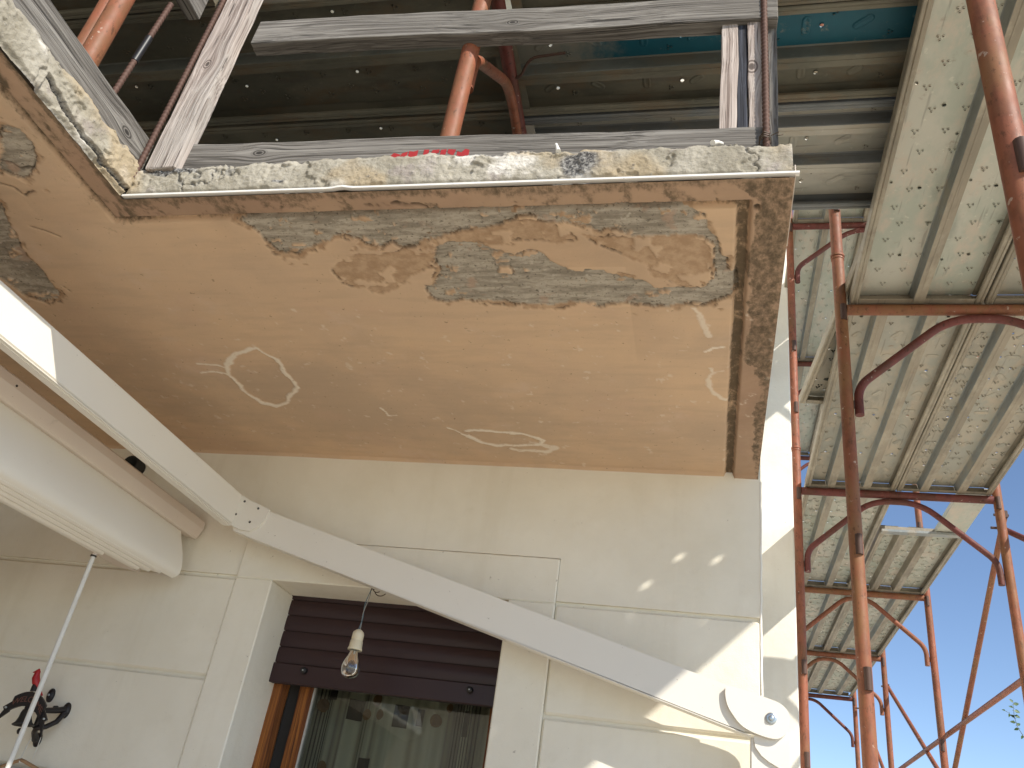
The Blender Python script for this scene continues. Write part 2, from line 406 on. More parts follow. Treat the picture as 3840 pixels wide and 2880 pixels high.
def sdf(x, y, poly):
    d = seg_dist(x, y, list(poly) + [poly[0]]); return np.where(inside(x, y, poly), -d, d)
def sstep(a, lo, hi):
    t = np.clip((a - lo) / (hi - lo), 0, 1); return t * t * (3 - 2 * t)
def grid_obj(name, X, Y, Z, keep, attrs, mat, parent, smooth=True):
    """grid surface from 2D arrays of world positions; keep = mask of cells"""
    nu, nv = X.shape; off = OFF[parent.name]
    co = np.stack([X - off[0], Y - off[1], Z - off[2]], -1).reshape(-1, 3)
    i, j = np.meshgrid(np.arange(nu - 1), np.arange(nv - 1), indexing='ij'); i = i[keep]; j = j[keep]
    q = np.stack([i * nv + j, (i + 1) * nv + j, (i + 1) * nv + j + 1, i * nv + j + 1], -1)
    used = np.zeros(nu * nv, bool); used[q.ravel()] = True; idx = np.cumsum(used) - 1
    q = idx[q]; co = co[used]
    me = bpy.data.meshes.new(name); me.vertices.add(len(co)); me.vertices.foreach_set('co', co.astype(np.float32).ravel())
    me.loops.add(q.size); me.loops.foreach_set('vertex_index', q.astype(np.int32).ravel())
    me.polygons.add(len(q)); me.polygons.foreach_set('loop_start', np.arange(0, q.size, 4, dtype=np.int32))
    try: me.polygons.foreach_set('loop_total', np.full(len(q), 4, np.int32))
    except Exception: pass
    me.polygons.foreach_set('use_smooth', np.full(len(q), smooth)); me.update(calc_edges=True); me.validate()
    for k, a in attrs.items():
        at = me.attributes.new(k, 'FLOAT', 'POINT'); at.data.foreach_set('value', a.reshape(-1)[used].astype(np.float32))
    me.materials.append(mat)
    return link(name, me, parent)
# ------------------------------------------------------------------ setting
g = MB(); g.box(-60, 60, -60, 60, -1.72, -1.6); struct('ground', g, M['ground'])
g = MB(); g.box(-2.94, .25, 1.30, 2.86, -1.62, -1.592); g.box(-2.94, -1.5, -7, 1.30, -1.62, -1.592); struct('added_dark_floor', g, M['tile'])  # unseen dark floor added to take bounce light off wall and soffit

# ------------------------------------------------------------------ house: walls, window, balcony
ZS = 1.335           # finished plaster under the balcony
house = thing('house', (0, 2.85, -1.6), 'cream plastered house corner with a crumbling concrete balcony', 'house')
WY = 2.862
b = MB()
b.box(-6.0, -1.733, WY, 3.06, -1.6, 6.4); b.box(-.52, .158, WY, 3.06, -1.6, 6.4); b.box(-1.733, -.52, WY, 3.06, .978, 6.4)
part('front_wall', b, M['wall'], house)
b = MB()                                     # flat architrave round the opening, standing a little proud; its inner faces are the reveal
b.box(-1.733, -1.583, 2.843, 3.16, -1.6, .818, .004); b.box(-.685, -.52, 2.843, 3.16, -1.6, .818, .004)
b.box(-1.733, -.52, 2.843, 3.16, .8182, .977, .004)
part('window_surround', b, M['wall'], house)
# rusticated plaster panels with soft grooves between them
def panel(x0, x1, z0, z1, mat):
    b = MB(); b.box(x0, x1, 2.85, 2.866, z0, z1, .007); part('plaster_panel', b, mat, house)
rows = [(.461, .8155), (.094, .449), (-.273, .082), (-.64, -.285), (-1.6, -.652)]
for x0, x1, mt in ((-2.935, -1.7345, M['wall']), (-.5185, .156, M['wall'])):
    for z0, z1 in rows: panel(x0, x1, z0, z1, mt)
b = MB(); b.prism([(-2.935, .8285), (-1.7345, .8285), (-1.7345, .980), (-.5185, .980), (-.5185, .8285), (.156, .8285), (.156, 1.36), (-2.935, 1.36)], lambda x, z, d: (x, d, z), 2.85, 2.866); part('plaster_panel', b, M['wall'], house)
# corner bead, slightly chipped
b = MB(); b.tube([(.156 + random.uniform(-.0012, .0012), 2.853, z) for z in np.arange(-1.6, 1.33, .03)], .0045, 6); part('corner_bead', b, M['reveal'], house)
# wall of the rear wing, behind the corner
b = MB(); b.box(-4.5, .514, 5.5, 5.8, -1.6, 6.4, .01)
part('rear_wall', b, M['wall2'], house, label='shaded rear wing wall showing past the corner')
b = MB(); b.box(.10, .156, 3.062, 5.498, -1.6, 6.4); part('side_wall', b, M['wall2'], house)
# thin line of loose mortar where wall and soffit meet
b = MB()
xs = np.arange(-1.46, .15, .02)
b.tube([(x, 2.852 - .002 * random.random(), ZS + .001 + .004 * random.random()) for x in xs], .004, 5, radii=[.002 + .004 * random.random() for _ in xs])
part('mortar_joint', b, M['reveal'], house)

# wing wall to the left, carrying the balcony wing
b = MB(); b.box(-3.25, -2.94, -6.0, 2.861, -1.6, 6.4); part('wing_wall', b, M['wing_brown'], house)
# roller shutter
shut = link('roller_shutter', None, house); OFF[shut.name] = OFF[house.name]
def slat(z0, z1):
    n = 7; p0 = []; 
    for k in range(n):
        t = k / (n - 1); p0.append((3.03 + .004 - .0045 * math.sin(math.pi * (.12 + .86 * t)) , z0 + (z1 - z0) * t))
    b = MB(); b.strip([(-1.60, y, z) for y, z in p0], [(-.67, y, z) for y, z in p0]); b.strip([(-1.60, y + .008, z) for y, z in p0[::-1]], [(-.67, y + .008, z) for y, z in p0[::-1]])
    return b
zz = .566
while zz < .90:
    part('slat', slat(zz, zz + .0565), M['maroon'], shut); zz += .0595
b = MB(); b.box(-1.585, -.683, 3.022, 3.037, .492, .563, .003); part('bottom_bar', b, M['maroon'], shut)
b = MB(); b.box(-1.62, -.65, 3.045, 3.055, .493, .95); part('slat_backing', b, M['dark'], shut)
for x, z in ((-1.451, .542), (-.816, .538)):
    mt = Matrix.Translation((x, 3.022, z)) @ Matrix.Rotation(R(90), 4, 'X')
    b = MB(); b.lathe([(.0, .018), (.009, .018), (.0115, .014), (.0115, 0)], 16, mt); part('stopper', b, M['rubber'], shut)
    b = MB(); b.lathe([(0, .0195), (.003, .0195), (.003, .017)], 10, mt); part('stopper', b, M['zinc'], shut)

# wooden window behind the shutter
win = link('window', None, house); OFF[win.name] = OFF[house.name]
def wbar(nm, x0, x1, y0, y1, z0, z1):
    c = ((x0 + x1) / 2, (y0 + y1) / 2)
    if z1 - z0 > x1 - x0: board(nm, win, (c[0], c[1], z0), (c[0], c[1], z1), (0, -1, 0), x1 - x0, y1 - y0, M['brownwood'], .004)
    else: board(nm, win, (x0, c[1], (z0 + z1) / 2), (x1, c[1], (z0 + z1) / 2), (0, -1, 0), z1 - z0, y1 - y0, M['brownwood'], .004)
wbar('frame_jamb', -1.605, -1.545, 3.07, 3.13, -1.5, .80)
wbar('frame_jamb', -.70, -.64, 3.07, 3.13, -1.5, .80)
wbar('frame_head', -1.545, -.70, 3.07, 3.13, .74, .80)
wbar('sash_stile', -1.492, -1.440, 3.10, 3.15, -1.45, .735)
wbar('sash_stile', -.755, -.703, 3.10, 3.15, -1.45, .735)
wbar('sash_rail', -1.440, -.755, 3.10, 3.15, .675, .733)
b = MB(); b.box(-1.438, -1.432, 3.108, 3.142, -1.4, .67, .001); part('glazing_bead', b, M['greypipe'], win)
b = MB(); b.box(-1.444, -.752, 3.118, 3.124, -1.43, .68); part('pane', b, M['pane'], win)
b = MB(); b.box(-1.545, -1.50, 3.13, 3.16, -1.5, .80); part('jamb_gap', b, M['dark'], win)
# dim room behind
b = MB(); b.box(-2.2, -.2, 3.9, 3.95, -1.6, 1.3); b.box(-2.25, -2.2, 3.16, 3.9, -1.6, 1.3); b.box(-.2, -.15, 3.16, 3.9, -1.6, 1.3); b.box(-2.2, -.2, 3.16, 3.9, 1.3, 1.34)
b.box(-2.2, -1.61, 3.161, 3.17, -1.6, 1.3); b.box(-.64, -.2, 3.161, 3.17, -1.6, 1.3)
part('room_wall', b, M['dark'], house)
# curtain
cur = thing('curtain', (-1.1, 3.26, .5), 'beige and grey striped curtain with squares and orange circles behind the glass', 'curtain')
pts = [(x, 3.26 + .012 * math.sin(x * 38) + .006 * math.sin(x * 91 + 1)) for x in np.arange(-1.66, -.55, .008)]
b = MB(); b.strip([(x, y, -1.4) for x, y in pts], [(x, y, .9) for x, y in pts]); part('cloth', b, M['curtain'], cur)
def cy(x): return 3.26 + .012 * math.sin(x * 38) + .006 * math.sin(x * 91 + 1)
def patch(nm, poly, mat):
    b = MB(); b.prism(poly, lambda a, c, d: (a, cy(a) - .004 - d, c), 0, .0012); part(nm, b, mat, cur)
for x, z, w, h in ((-1.315, .463, .055, .075), (-1.135, .46, .055, .08), (-1.052, .46, .026, .06), (-.873, .458, .024, .09), (-1.42, .52, .04, .06), (-1.24, .26, .05, .08), (-.98, .25, .05, .08), (-1.38, .20, .05, .08)):
    n = 5; xs = [x - w / 2 + w * k / (n - 1) for k in range(n)]
    patch('woven_square', [(q, z - h / 2) for q in xs] + [(q, z + h / 2) for q in xs[::-1]], M['cur_sq'])
for x, z, r in ((-1.455, .467, .022), (-1.27, .452, .018), (-1.212, .455, .017), (-1.235, .508, .021), (-.992, .458, .021), (-.95, .51, .014), (-1.40, .25, .02), (-1.1, .22, .02)):
    patch('woven_circle', [(x + r * math.cos(a * .5236), z + r * 1.15 * math.sin(a * .5236)) for a in range(12)], M['cur_ci'])

# ---- balcony slab
slab = link('balcony_slab', None, house); OFF[slab.name] = OFF[house.name]
b = MB(); b.box(-1.45, .14, 1.392, 2.855, 1.362, 1.432); b.box(-6.0, -1.482, -2.5, 2.855, 1.362, 1.432); b.box(-1.482, -1.45, 1.40, 2.855, 1.362, 1.432)
def m_concrete():
    a = NT('grey_concrete', .9); v = a.obj
    col = a.mix(a.noise(v, 6, 5), (.30, .27, .22), (.22, .20, .165)); return a.out(col, normal=a.bump(a.noise(v, 60, 4), .5, .004))
M['conc'] = m_concrete()
part('slab_core', b, M['conc'], slab)
CON1=[(-1.196,1.475),(-1.159,1.521),(-1.141,1.596),(-1.093,1.61),(-1.01,1.571),(-0.934,1.531),(-0.9,1.552),(-0.876,1.574),(-0.847,1.58),(-0.809,1.57),(-0.786,1.589),(-0.751,1.583),(-0.716,1.56),(-0.689,1.552),(-0.625,1.537),(-0.54,1.522),(-0.489,1.499),(-0.463,1.48),(-0.429,1.481),(-0.41,1.497),(-0.356,1.507),(-0.317,1.526),(-0.292,1.527),(-0.276,1.55),(-0.261,1.539),(-0.231,1.54),(-0.197,1.557),(-0.084,1.564),(-0.037,1.565),(-0.016,1.596),(-0.01,1.647),(-0.009,1.719),(-0.037,1.76),(-0.089,1.767),(-0.087,1.829),(-0.04,1.841),(-0.005,1.821),(0.026,1.797),(0.047,1.781),(0.044,1.694),(0.023,1.688),(0.017,1.647),(0.0,1.621),(-0.006,1.571),(-0.029,1.533),(-0.033,1.486),(-0.082,1.457),(-0.264,1.455),(-0.482,1.455),(-0.712,1.454),(-0.956,1.456),(-1.133,1.460)]
CON2=[(-0.776,1.743),(-0.776,1.763),(-0.763,1.805),(-0.74,1.82),(-0.714,1.82),(-0.662,1.809),(-0.607,1.816),(-0.569,1.82),(-0.55,1.833),(-0.486,1.835),(-0.443,1.838),(-0.387,1.824),(-0.346,1.831),(-0.307,1.849),(-0.277,1.837),(-0.235,1.833),(-0.175,1.837),(-0.123,1.844),(-0.085,1.831),(-0.084,1.829),(-0.083,1.763),(-0.128,1.758),(-0.167,1.758),(-0.184,1.725),(-0.246,1.718),(-0.283,1.693),(-0.32,1.68),(-0.329,1.689),(-0.368,1.682),(-0.397,1.663),(-0.416,1.638),(-0.429,1.617),(-0.45,1.602),(-0.488,1.616),(-0.524,1.617),(-0.566,1.591),(-0.634,1.573),(-0.69,1.579),(-0.705,1.587),(-0.712,1.639),(-0.706,1.677),(-0.717,1.703),(-0.745,1.739)]
ISL=[(-0.565,1.702),(-0.553,1.673),(-0.526,1.67),(-0.517,1.689),(-0.523,1.705),(-0.55,1.706)]
ISL2=[(-0.524,1.617),(-0.471,1.588),(-0.45,1.602),(-0.5,1.63)]
SCR1=[(-0.323,1.55),(-0.274,1.564),(-0.23,1.56),(-0.085,1.572),(-0.037,1.578),(-0.021,1.621),(-0.018,1.719),(-0.037,1.75),(-0.089,1.759),(-0.128,1.727),(-0.167,1.702),(-0.172,1.662),(-0.235,1.628),(-0.288,1.589)]
SCR2=[(-0.957,1.619),(-0.92,1.606),(-0.816,1.603),(-0.74,1.56),(-0.679,1.538),(-0.548,1.508),(-0.471,1.495),(-0.431,1.491),(-0.399,1.502),(-0.349,1.536),(-0.336,1.57),(-0.389,1.581),(-0.444,1.567),(-0.502,1.566),(-0.53,1.586),(-0.633,1.569),(-0.703,1.578),(-0.706,1.633),(-0.729,1.671),(-0.779,1.69),(-0.811,1.709),(-0.852,1.754),(-0.916,1.785),(-0.967,1.753),(-1.007,1.731),(-1.02,1.676)]
CONW=[(-1.848,1.38),(-1.893,1.47),(-1.942,1.609),(-1.936,1.673),(-1.956,1.764),(-1.991,1.799),(-2.051,1.811),(-2.094,1.779),(-2.109,1.693),(-2.098,1.564)]
CONW2=[(-1.635,1.124),(-1.597,1.14),(-1.601,1.198),(-1.655,1.272),(-1.708,1.305),(-1.727,1.284),(-1.757,1.27)]
RING=[(-1.437,2.06),(-1.422,2.087),(-1.393,2.13),(-1.399,2.217),(-1.396,2.307),(-1.438,2.353),(-1.486,2.421),(-1.542,2.451),(-1.587,2.43),(-1.617,2.365),(-1.62,2.298),(-1.624,2.237),(-1.591,2.165),(-1.532,2.106),(-1.479,2.088),(-1.437,2.06)]
TAIL1=[(-1.62,2.231),(-1.663,2.217),(-1.717,2.225)]
TAIL2=[(-1.6,2.191),(-1.629,2.172),(-1.708,2.171)]
OVAL=[(-0.855,2.585),(-0.808,2.579),(-0.754,2.589),(-0.654,2.593),(-0.615,2.619),(-0.59,2.643),(-0.601,2.674),(-0.689,2.691),(-0.777,2.696),(-0.815,2.683),(-0.843,2.655),(-0.865,2.627)]
OVT=[(-0.602,2.678),(-0.554,2.692),(-0.594,2.735),(-0.638,2.726),(-0.697,2.732),(-0.718,2.718)]
OVT2=[(-0.865,2.627),(-0.893,2.599),(-0.925,2.566)]
STK=[(-0.063,1.848),(-0.044,1.896),(-0.032,1.939),(-0.022,1.976)]
STK2=[(-0.032,2.057),(-0.011,2.037),(0.015,2.029)]
ARC=[(-0.014,2.138),(-0.021,2.186),(-0.022,2.239),(-0.009,2.283),(0.01,2.311),(0.03,2.326)]
ARC2=[(-0.016,2.177),(-0.003,2.159),(0.017,2.154)]
TICK=[(-1.139,2.439),(-1.127,2.471),(-1.126,2.488),(-1.093,2.484)]
CRK1=[(-1.654,1.146),(-1.634,1.155)]
CRK2=[(-1.731,1.239),(-1.704,1.251),(-1.692,1.27),(-1.647,1.264)]
CRK3=[(-1.789,1.309),(-1.756,1.327),(-1.749,1.358),(-1.71,1.34)]
CRK4=[(-1.824,1.473),(-1.79,1.493),(-1.762,1.516)]
HOLE=[(0.076,1.462),(-0.966,1.449)]

def L(a): return [tuple(p) for p in a]
gs = .0045
xa = .149 - np.arange(0, 687) * gs; ya = 2.850 - np.arange(0, 500) * gs
X, Y = np.meshgrid(xa, ya, indexing='ij')
keep = ~((X[:-1, :-1] > -1.4649) & (Y[:-1, :-1] <= 1.3745))
wx = X + (fbm(X, Y, 20, 3, 4) - .5) * .022 + (fbm(X, Y, 90, 11, 3) - .5) * .008
wy = Y + (fbm(X, Y, 20, 23, 4) - .5) * .022 + (fbm(X, Y, 90, 31, 3) - .5) * .008
con = np.minimum(np.minimum(sdf(wx, wy, CON1), sdf(wx, wy, CON2)), np.minimum(sdf(wx, wy, CONW), sdf(wx, wy, CONW2)))
con = np.maximum(con, -np.minimum(sdf(wx, wy, ISL), sdf(wx, wy, ISL2)))
con = con + (fbm(X, Y, 48, 211, 4, .6) - .5) * .010
con = np.where((fbm(X, Y * 1.8, 24, 221, 4, .6) > .715) & (con > -.05), np.abs(con) * .3 + .001, con)
scr = np.minimum(sdf(wx, wy, SCR1), sdf(wx, wy, SCR2)); 
scr = np.where(fbm(X, Y, 22, 77, 4) > .60, np.abs(scr) + .002, scr)
scr = np.minimum(scr, con - .016 * sstep(fbm(X, Y, 26, 191, 4), .46, .66))
conm = (con < 0).astype(float); scrm = ((scr < 0) & (con >= 0)).astype(float)
edge = np.maximum(-1.465 - X, Y - 1.374)
de = np.minimum(edge, (.149 - X) * .80)
n1 = fbm(X, Y, 9, 51, 5); n2 = fbm(X, Y, 45, 61, 4, .6); n3 = fbm(X, Y, 3, 71, 3); nst = fbm(X * .25, Y * 3.5, 30, 81, 4, .6)
right = sstep(X, -.02, .06); wing = sstep(-X, 1.40, 1.52); front = 1 - np.maximum(right, wing)
gd = np.abs(de - .080 + (n1 - .5) * .006)
groove = 1 - sstep(gd, .008, .014)
# mould: in the groove, along the drip edge, in patches on the right band and the left wing
n4 = fbm(X, Y, 24, 151, 5, .62); n5 = fbm(X, Y, 70, 161, 4, .65); n6 = fbm(X, Y * .45, 11, 171, 5, .6)
n4 = fbm(X, Y, 24, 151, 5, .62); n5 = fbm(X, Y, 70, 161, 4, .65); n6 = fbm(X, Y * .45, 11, 171, 5, .6)
mold = groove * (.30 + .5 * n4) * (1.0 * front + 1.7 * right + 1.5 * wing)
mold = np.maximum(mold, sstep(.050 * n6 + .004 - de, -.012, .020) * (.62 * front + .60 * right + .95 * wing))
mold = np.maximum(mold, right * sstep(.034 + .22 * (n6 - .5) - de, -.008, .014) * sstep(de, -.02, .01) * .72)
mold = np.maximum(mold, wing * (1 - sstep(np.abs(de - .055), .015, .065)) * (.25 + .9 * sstep(n6, .40, .62)))
mold = np.maximum(mold, wing * (1 - sstep(de, .07, .22)) * sstep(n4, .42, .66) * .55)
mold = np.maximum(mold, front * (de < .075) * (.12 + .5 * sstep(n4, .50, .68)))
mold = np.maximum(mold, sstep(n5, .76, .84) * .35)
mold = np.clip(mold, 0, 1)
pink = (de < .070) * (.72 + .28 * sstep(n3, .4, .6)) + (de >= .07) * sstep(n3, .52, .7) * .25 * (de < .3)
whi = np.zeros_like(X)
wn_ = (fbm(X, Y, 30, 91, 4) - .5)
def stroke(pts, w0, noise=.010, amt=1.0):
    global whi
    d = seg_dist(X + wn_ * .020, Y + (fbm(X, Y, 30, 97, 4) - .5) * .020, pts)
    w = w0 * (.35 + 1.5 * fbm(X, Y, 14, 103, 3)) 
    whi = np.maximum(whi, amt * (1 - sstep(d, w * .55, w)))
stroke(RING, .0085); stroke(TAIL1, .0055); stroke(TAIL2, .005); stroke(OVAL, .0085); stroke(OVT, .010, amt=.8); stroke(OVT2, .004)
stroke(STK, .009, amt=.7); stroke(STK2, .005); stroke(ARC, .007, amt=.7); stroke(ARC2, .005, amt=.5); stroke(TICK, .004)
whi = np.maximum(whi, .45 * sstep(fbm(X * 1.4, Y * 1.2, 26, 120, 5, .62), .72, .80) * (Y > 1.85))
rin = ((sdf(wx, wy, RING) < 0) | (sdf(X, Y, OVAL) < 0)).astype(float)
crk = np.zeros_like(X)
for c in (CRK1, CRK2, CRK3, CRK4):
    crk = np.maximum(crk, 1 - sstep(seg_dist(X + wn_ * .02, Y + wn_ * .015, c), .001, .0042))
crk = np.maximum(crk, (1 - sstep(np.abs(con), .0006, .0026)) * .8 * sstep(fbm(X, Y, 11, 131, 3), .40, .55))
crk = np.maximum(crk, (1 - sstep(np.abs(scr), .0005, .003)) * .8 * sstep(fbm(X, Y, 17, 141, 3), .52, .62))
for hx, hy, hr in ((.076, 1.462, .011), (-.966, 1.449, .008), (-.90, 1.448, .004), (-.62, 1.63, .003)):
    hd = np.hypot((X - hx), (Y - hy) * .8) + wn_ * .012; crk = np.maximum(crk, 1 - sstep(hd, hr * .6, hr))
crk = np.maximum(crk, (1 - sstep(np.abs(seg_dist(X + wn_ * .03, Y + wn_ * .02, [(-.82, 1.425), (-.74, 1.418), (-.66, 1.432)])), .002, .008)) * sstep(n2, .4, .55) * .9)
lift = conm * .0075 + scrm * .0035 + conm * (n2 - .5) * .006 + scrm * (n2 - .5) * .003 + (n1 - .5) * .002 + (n3 - .5) * .003
lift = lift + groove * .016 * (.8 + .4 * n2) + (de < .066) * (-.006 + (n2 - .5) * .0035) - mold * (n2 - .45) * .006
lift = lift - whi * .0012 * (1 - conm) + rin * .002 * (1 - whi) + crk * .007
lift = lift - .010 * (1 - sstep(2.85 - Y, 0, .012))
Zg = ZS + lift
def m_soffit():
    a = NT('peeling_soffit', .9); v = a.obj
    con, scr, whi, mold, pink, crk = [a.attr(k) for k in ('concrete', 'scratch', 'chalk', 'mould', 'pink', 'crack')]
    big = a.sm(a.noise(v, 1.8, 5, .6), .35, .65); mid = a.noise(v, 7, 6, .6); streak = a.noise(a.vec((.9, 5, 1), v), 5, 5, .6)
    base = a.mix(big, (.67, .47, .30), (.61, .435, .29))
    base = a.mix(a.math('MULTIPLY', a.sm(streak, .44, .70), .28), base, (.45, .32, .22))
    base = a.mix(a.math('MULTIPLY', a.sm(a.noise(v, 1.1, 6, .62), .47, .66), .5), base, (.42, .315, .225))
    base = a.mix(a.math('MULTIPLY', a.sm(a.noise(v, 3.4, 6, .65), .52, .70), .35), base, (.60, .40, .28))
    base = a.mix(a.math('MULTIPLY', a.sm(mid, .56, .74), .4), base, (.66, .50, .38))
    base = a.mix(a.math('MULTIPLY', a.sm(a.noise(v, 70, 3), .69, .74), .6), base, (.22, .14, .08))
    base = a.mix(pink, base, a.mix(mid, (.43, .27, .185), (.30, .205, .13)))
    sc = a.mix(a.sm(a.noise(v, 30, 5, .7), .35, .65), (.40, .26, .155), (.52, .36, .23))
    cc = a.mix(a.sm(a.noise(a.vec((.45, 2.2, 1), v), 22, 6, .7), .36, .64), (.26, .225, .175), (.48, .425, .345))
    cc = a.mix(a.math('MULTIPLY', a.sm(a.noise(v, 110, 4, .7), .56, .68), .8), cc, (.09, .075, .055))
    cc = a.mix(a.math('MULTIPLY', a.sm(a.noise(v, 45, 4, .7), .60, .70), .8), cc, (.52, .47, .39))
    cc = a.mix(a.math('MULTIPLY', a.sm(a.noise(v, 12, 4), .60, .70), .55), cc, (.46, .30, .21))
    col = a.mix(scr, base, sc); col = a.mix(con, col, cc)
    col = a.mix(a.math('MULTIPLY', whi, a.sm(a.noise(v, 60, 4), .22, .44)), col, (.80, .70, .57))
    col = a.mix(a.math('MULTIPLY', a.sm(a.math('ADD', mold, a.math('MULTIPLY', a.math('SUBTRACT', a.noise(a.vec((1, .6, 1), v), 75, 6, .72), .5), 1.5)), .30, .95), .92), col, a.mix(a.noise(v, 40, 4), (.05, .038, .022), (.15, .105, .06)))
    col = a.mix(a.math('MULTIPLY', crk, .9), col, (.05, .035, .02))
    h = a.math('ADD', a.math('MULTIPLY', a.noise(v, 120, 4, .6), .5), a.math('MULTIPLY', a.noise(v, 24, 5), .7))
    h = a.math('MULTIPLY', h, a.math('ADD', .35, a.math('ADD', con, mold)))
    return a.out(col, normal=a.bump(h, .7, .004))
M['soffit'] = m_soffit()
grid_obj('soffit_plaster', X, Y, Zg, keep, dict(concrete=conm, scratch=scrm, chalk=whi, mould=mold, pink=pink, crack=crk), M['soffit'], slab)
b = MB(); b.box(-2.94, -1.482, -2.5, .603, 1.338, 1.361); part('soffit_plaster', b, M['conc'], slab)

# rough mortar edge, front and left wing
def m_edge():
    a = NT('rough_lime_mortar', .95); v = a.obj
    stain, white, warm = a.attr('stain'), a.attr('white'), a.attr('warm')
    col = a.mix(a.sm(a.noise(v, 9, 6, .65), .35, .68), (.29, .26, .20), (.42, .385, .315))
    col = a.mix(a.math('MULTIPLY', a.sm(a.noise(v, 55, 5, .7), .52, .72), .4), col, (.20, .165, .11))
    col = a.mix(a.math('MULTIPLY', a.sm(a.noise(v, 7.5, 5), .57, .68), .45), col, (.36, .30, .30))
    col = a.mix(white, col, (.76, .72, .65)); col = a.mix(warm, col, (.40, .31, .19))
    col = a.mix(stain, col, a.mix(a.sm(a.noise(v, 130, 4, .7), .42, .6), (.035, .036, .042), (.30, .29, .27)))
    h = a.math('ADD', a.noise(v, 160, 5, .7), a.math('MULTIPLY', a.noise(v, 45, 4), 1.3))
    return a.out(col, normal=a.bump(h, .6, .005))
M['edge'] = m_edge()
def ragged_edge(name, u0, u1, place, topf, crackf=None, spots=(), hue=0):
    nu = int(abs(u1 - u0) / .003) + 1; nv = 66
    u = np.linspace(u0, u1, nu); j = np.arange(nv)
    U, J = np.meshgrid(u, j, indexing='ij')
    top = topf(U)
    face = np.clip(J / 46.0, 0, 1); back = np.clip((J - 46) / 19.0, 0, 1)
    Zf = ZS + .004 + (top - ZS - .004) * face
    k1 = fbm(U, Zf, 26, 7 + hue, 4); k2 = fbm(U, Zf, 95, 17 + hue, 4, .65); k3 = fbm(U, Zf, 9, 27 + hue, 3)
    out = .006 + (k1 - .5) * .0075 + (k2 - .5) * .0055
    out = out - .010 * sstep(face, .82, 1.0) - .008 * (1 - sstep(face, .02, .14))
    chip = sstep(fbm(U, Zf, 15, 37 + hue, 4), .56, .60); out = out - chip * .005
    crack = (1 - sstep(np.abs(fbm(U, Zf, 8, 47 + hue, 4) - .5), .004, .012)) * sstep(fbm(U, Zf, 5, 57 + hue, 2), .48, .58)
    stain = crack * .6
    if crackf is not None:
        cd = crackf(U, Zf); out = out - (1 - sstep(np.abs(cd), .0025, .0055)) * .014 - (cd < 0) * .009; stain = np.maximum(stain, 1 - sstep(np.abs(cd), .002, .006))
    for su, sz, sw, sh in spots:
        s_ = np.hypot((U - su) / sw, (Zf - sz) / sh) + (k1 - .5) * .9; stain = np.maximum(stain, .92 * (1 - sstep(s_, .75, 1.15)))
    stain = np.maximum(stain, .5 * sstep(k2, .70, .80)); stain = np.maximum(stain, .7 * sstep(face, .9, 1) * sstep(k3, .5, .65) * (back < .5))
    stain = np.maximum(stain, .6 * (1 - sstep(face, .0, .06)) * sstep(k1, .45, .6))
    white = sstep(k3, .55, .66) * sstep(k1, .40, .55) * .8 * (back < .01); warm = sstep(fbm(U, Zf, 6, 67 + hue, 3), .55, .7) * .7
    out = out - crack * .006
    Zf = Zf + back * (.004 * (k2 - .5)) - .004 * sstep(back, .7, 1)
    dep = out - back * .075
    P = place(U, dep, Zf)
    grid_obj(name, P[0], P[1], P[2], np.ones((nu - 1, nv - 1), bool), dict(stain=np.clip(stain, 0, 1), white=white, warm=warm), M['edge'], slab)
def topA(U): return 1.438 + (fbm(U, U * 0, 22, 301, 4) - .5) * .020 + .009 * np.exp(-((U + .75) / .28) ** 2) - .003 * sstep(U, -.1, .1) + (fbm(U, U * 0, 90, 311, 3) - .5) * .008
ragged_edge('front_edge_mortar', -1.467, .146, lambda U, d, Z: (U, 1.376 - d, Z), topA, spots=((-.305, 1.394, .052, .042), (-1.05, 1.372, .02, .005), (-1.36, 1.425, .07, .016)))
def topB(U): return 1.452 + (fbm(U, U * 0, 18, 401, 4) - .5) * .020
ragged_edge('wing_edge_mortar', .35, 1.372, lambda U, d, Z: (-1.467 + d, U, Z), topB, crackf=lambda U, Z: np.where(U > 1.04, Z - (1.357 + (fbm(U, U * 0, 30, 411, 3) - .5) * .022 + .035 * sstep(-U, -1.18, -1.04)), 1.0), hue=200, spots=((.52, 1.43, .04, .02),))
b = MB(); b.box(.1385, .1395, 1.385, 2.85, 1.345, 1.44); b.box(-1.47, .139, 1.44, 2.85, 1.4335, 1.436); b.box(-2.94, -1.482, -2.5, 2.85, 1.4335, 1.436); part('slab_screed', b, M['dark'], slab)  # unseen slab top made near-black so less light reaches the planks above
b = MB(); b.box(-6.0, .35, 1.30, 2.861, 4.40, 4.55); part('roof_overhang', b, M['dark'], house)
# white plastic drip strip, bent a little in the middle, and the one along the right edge
pts = [(x, 1.3655 - .003 * math.exp(-((x + .87) / .02) ** 2), 1.3335 + .0025 * math.exp(-((x + .87) / .015) ** 2)) for x in np.linspace(-1.468, .158, 120)]
b = MB(); b.strip([(x, y, z + .0055) for x, y, z in pts], [(x, y, z) for x, y, z in pts], False); b.strip([(x, y, z) for x, y, z in pts], [(x, y + .012, z + .001) for x, y, z in pts], False)
b.strip([(x, y + .010, z + .0065) for x, y, z in pts], [(x, y, z + .0055) for x, y, z in pts], False)
part('drip_strip', b, M['drip'], slab)
b = MB(); b.box(.1492, .1512, 1.372, 1.60, 1.3325, 1.362); part('drip_strip', b, M['hood'], slab)
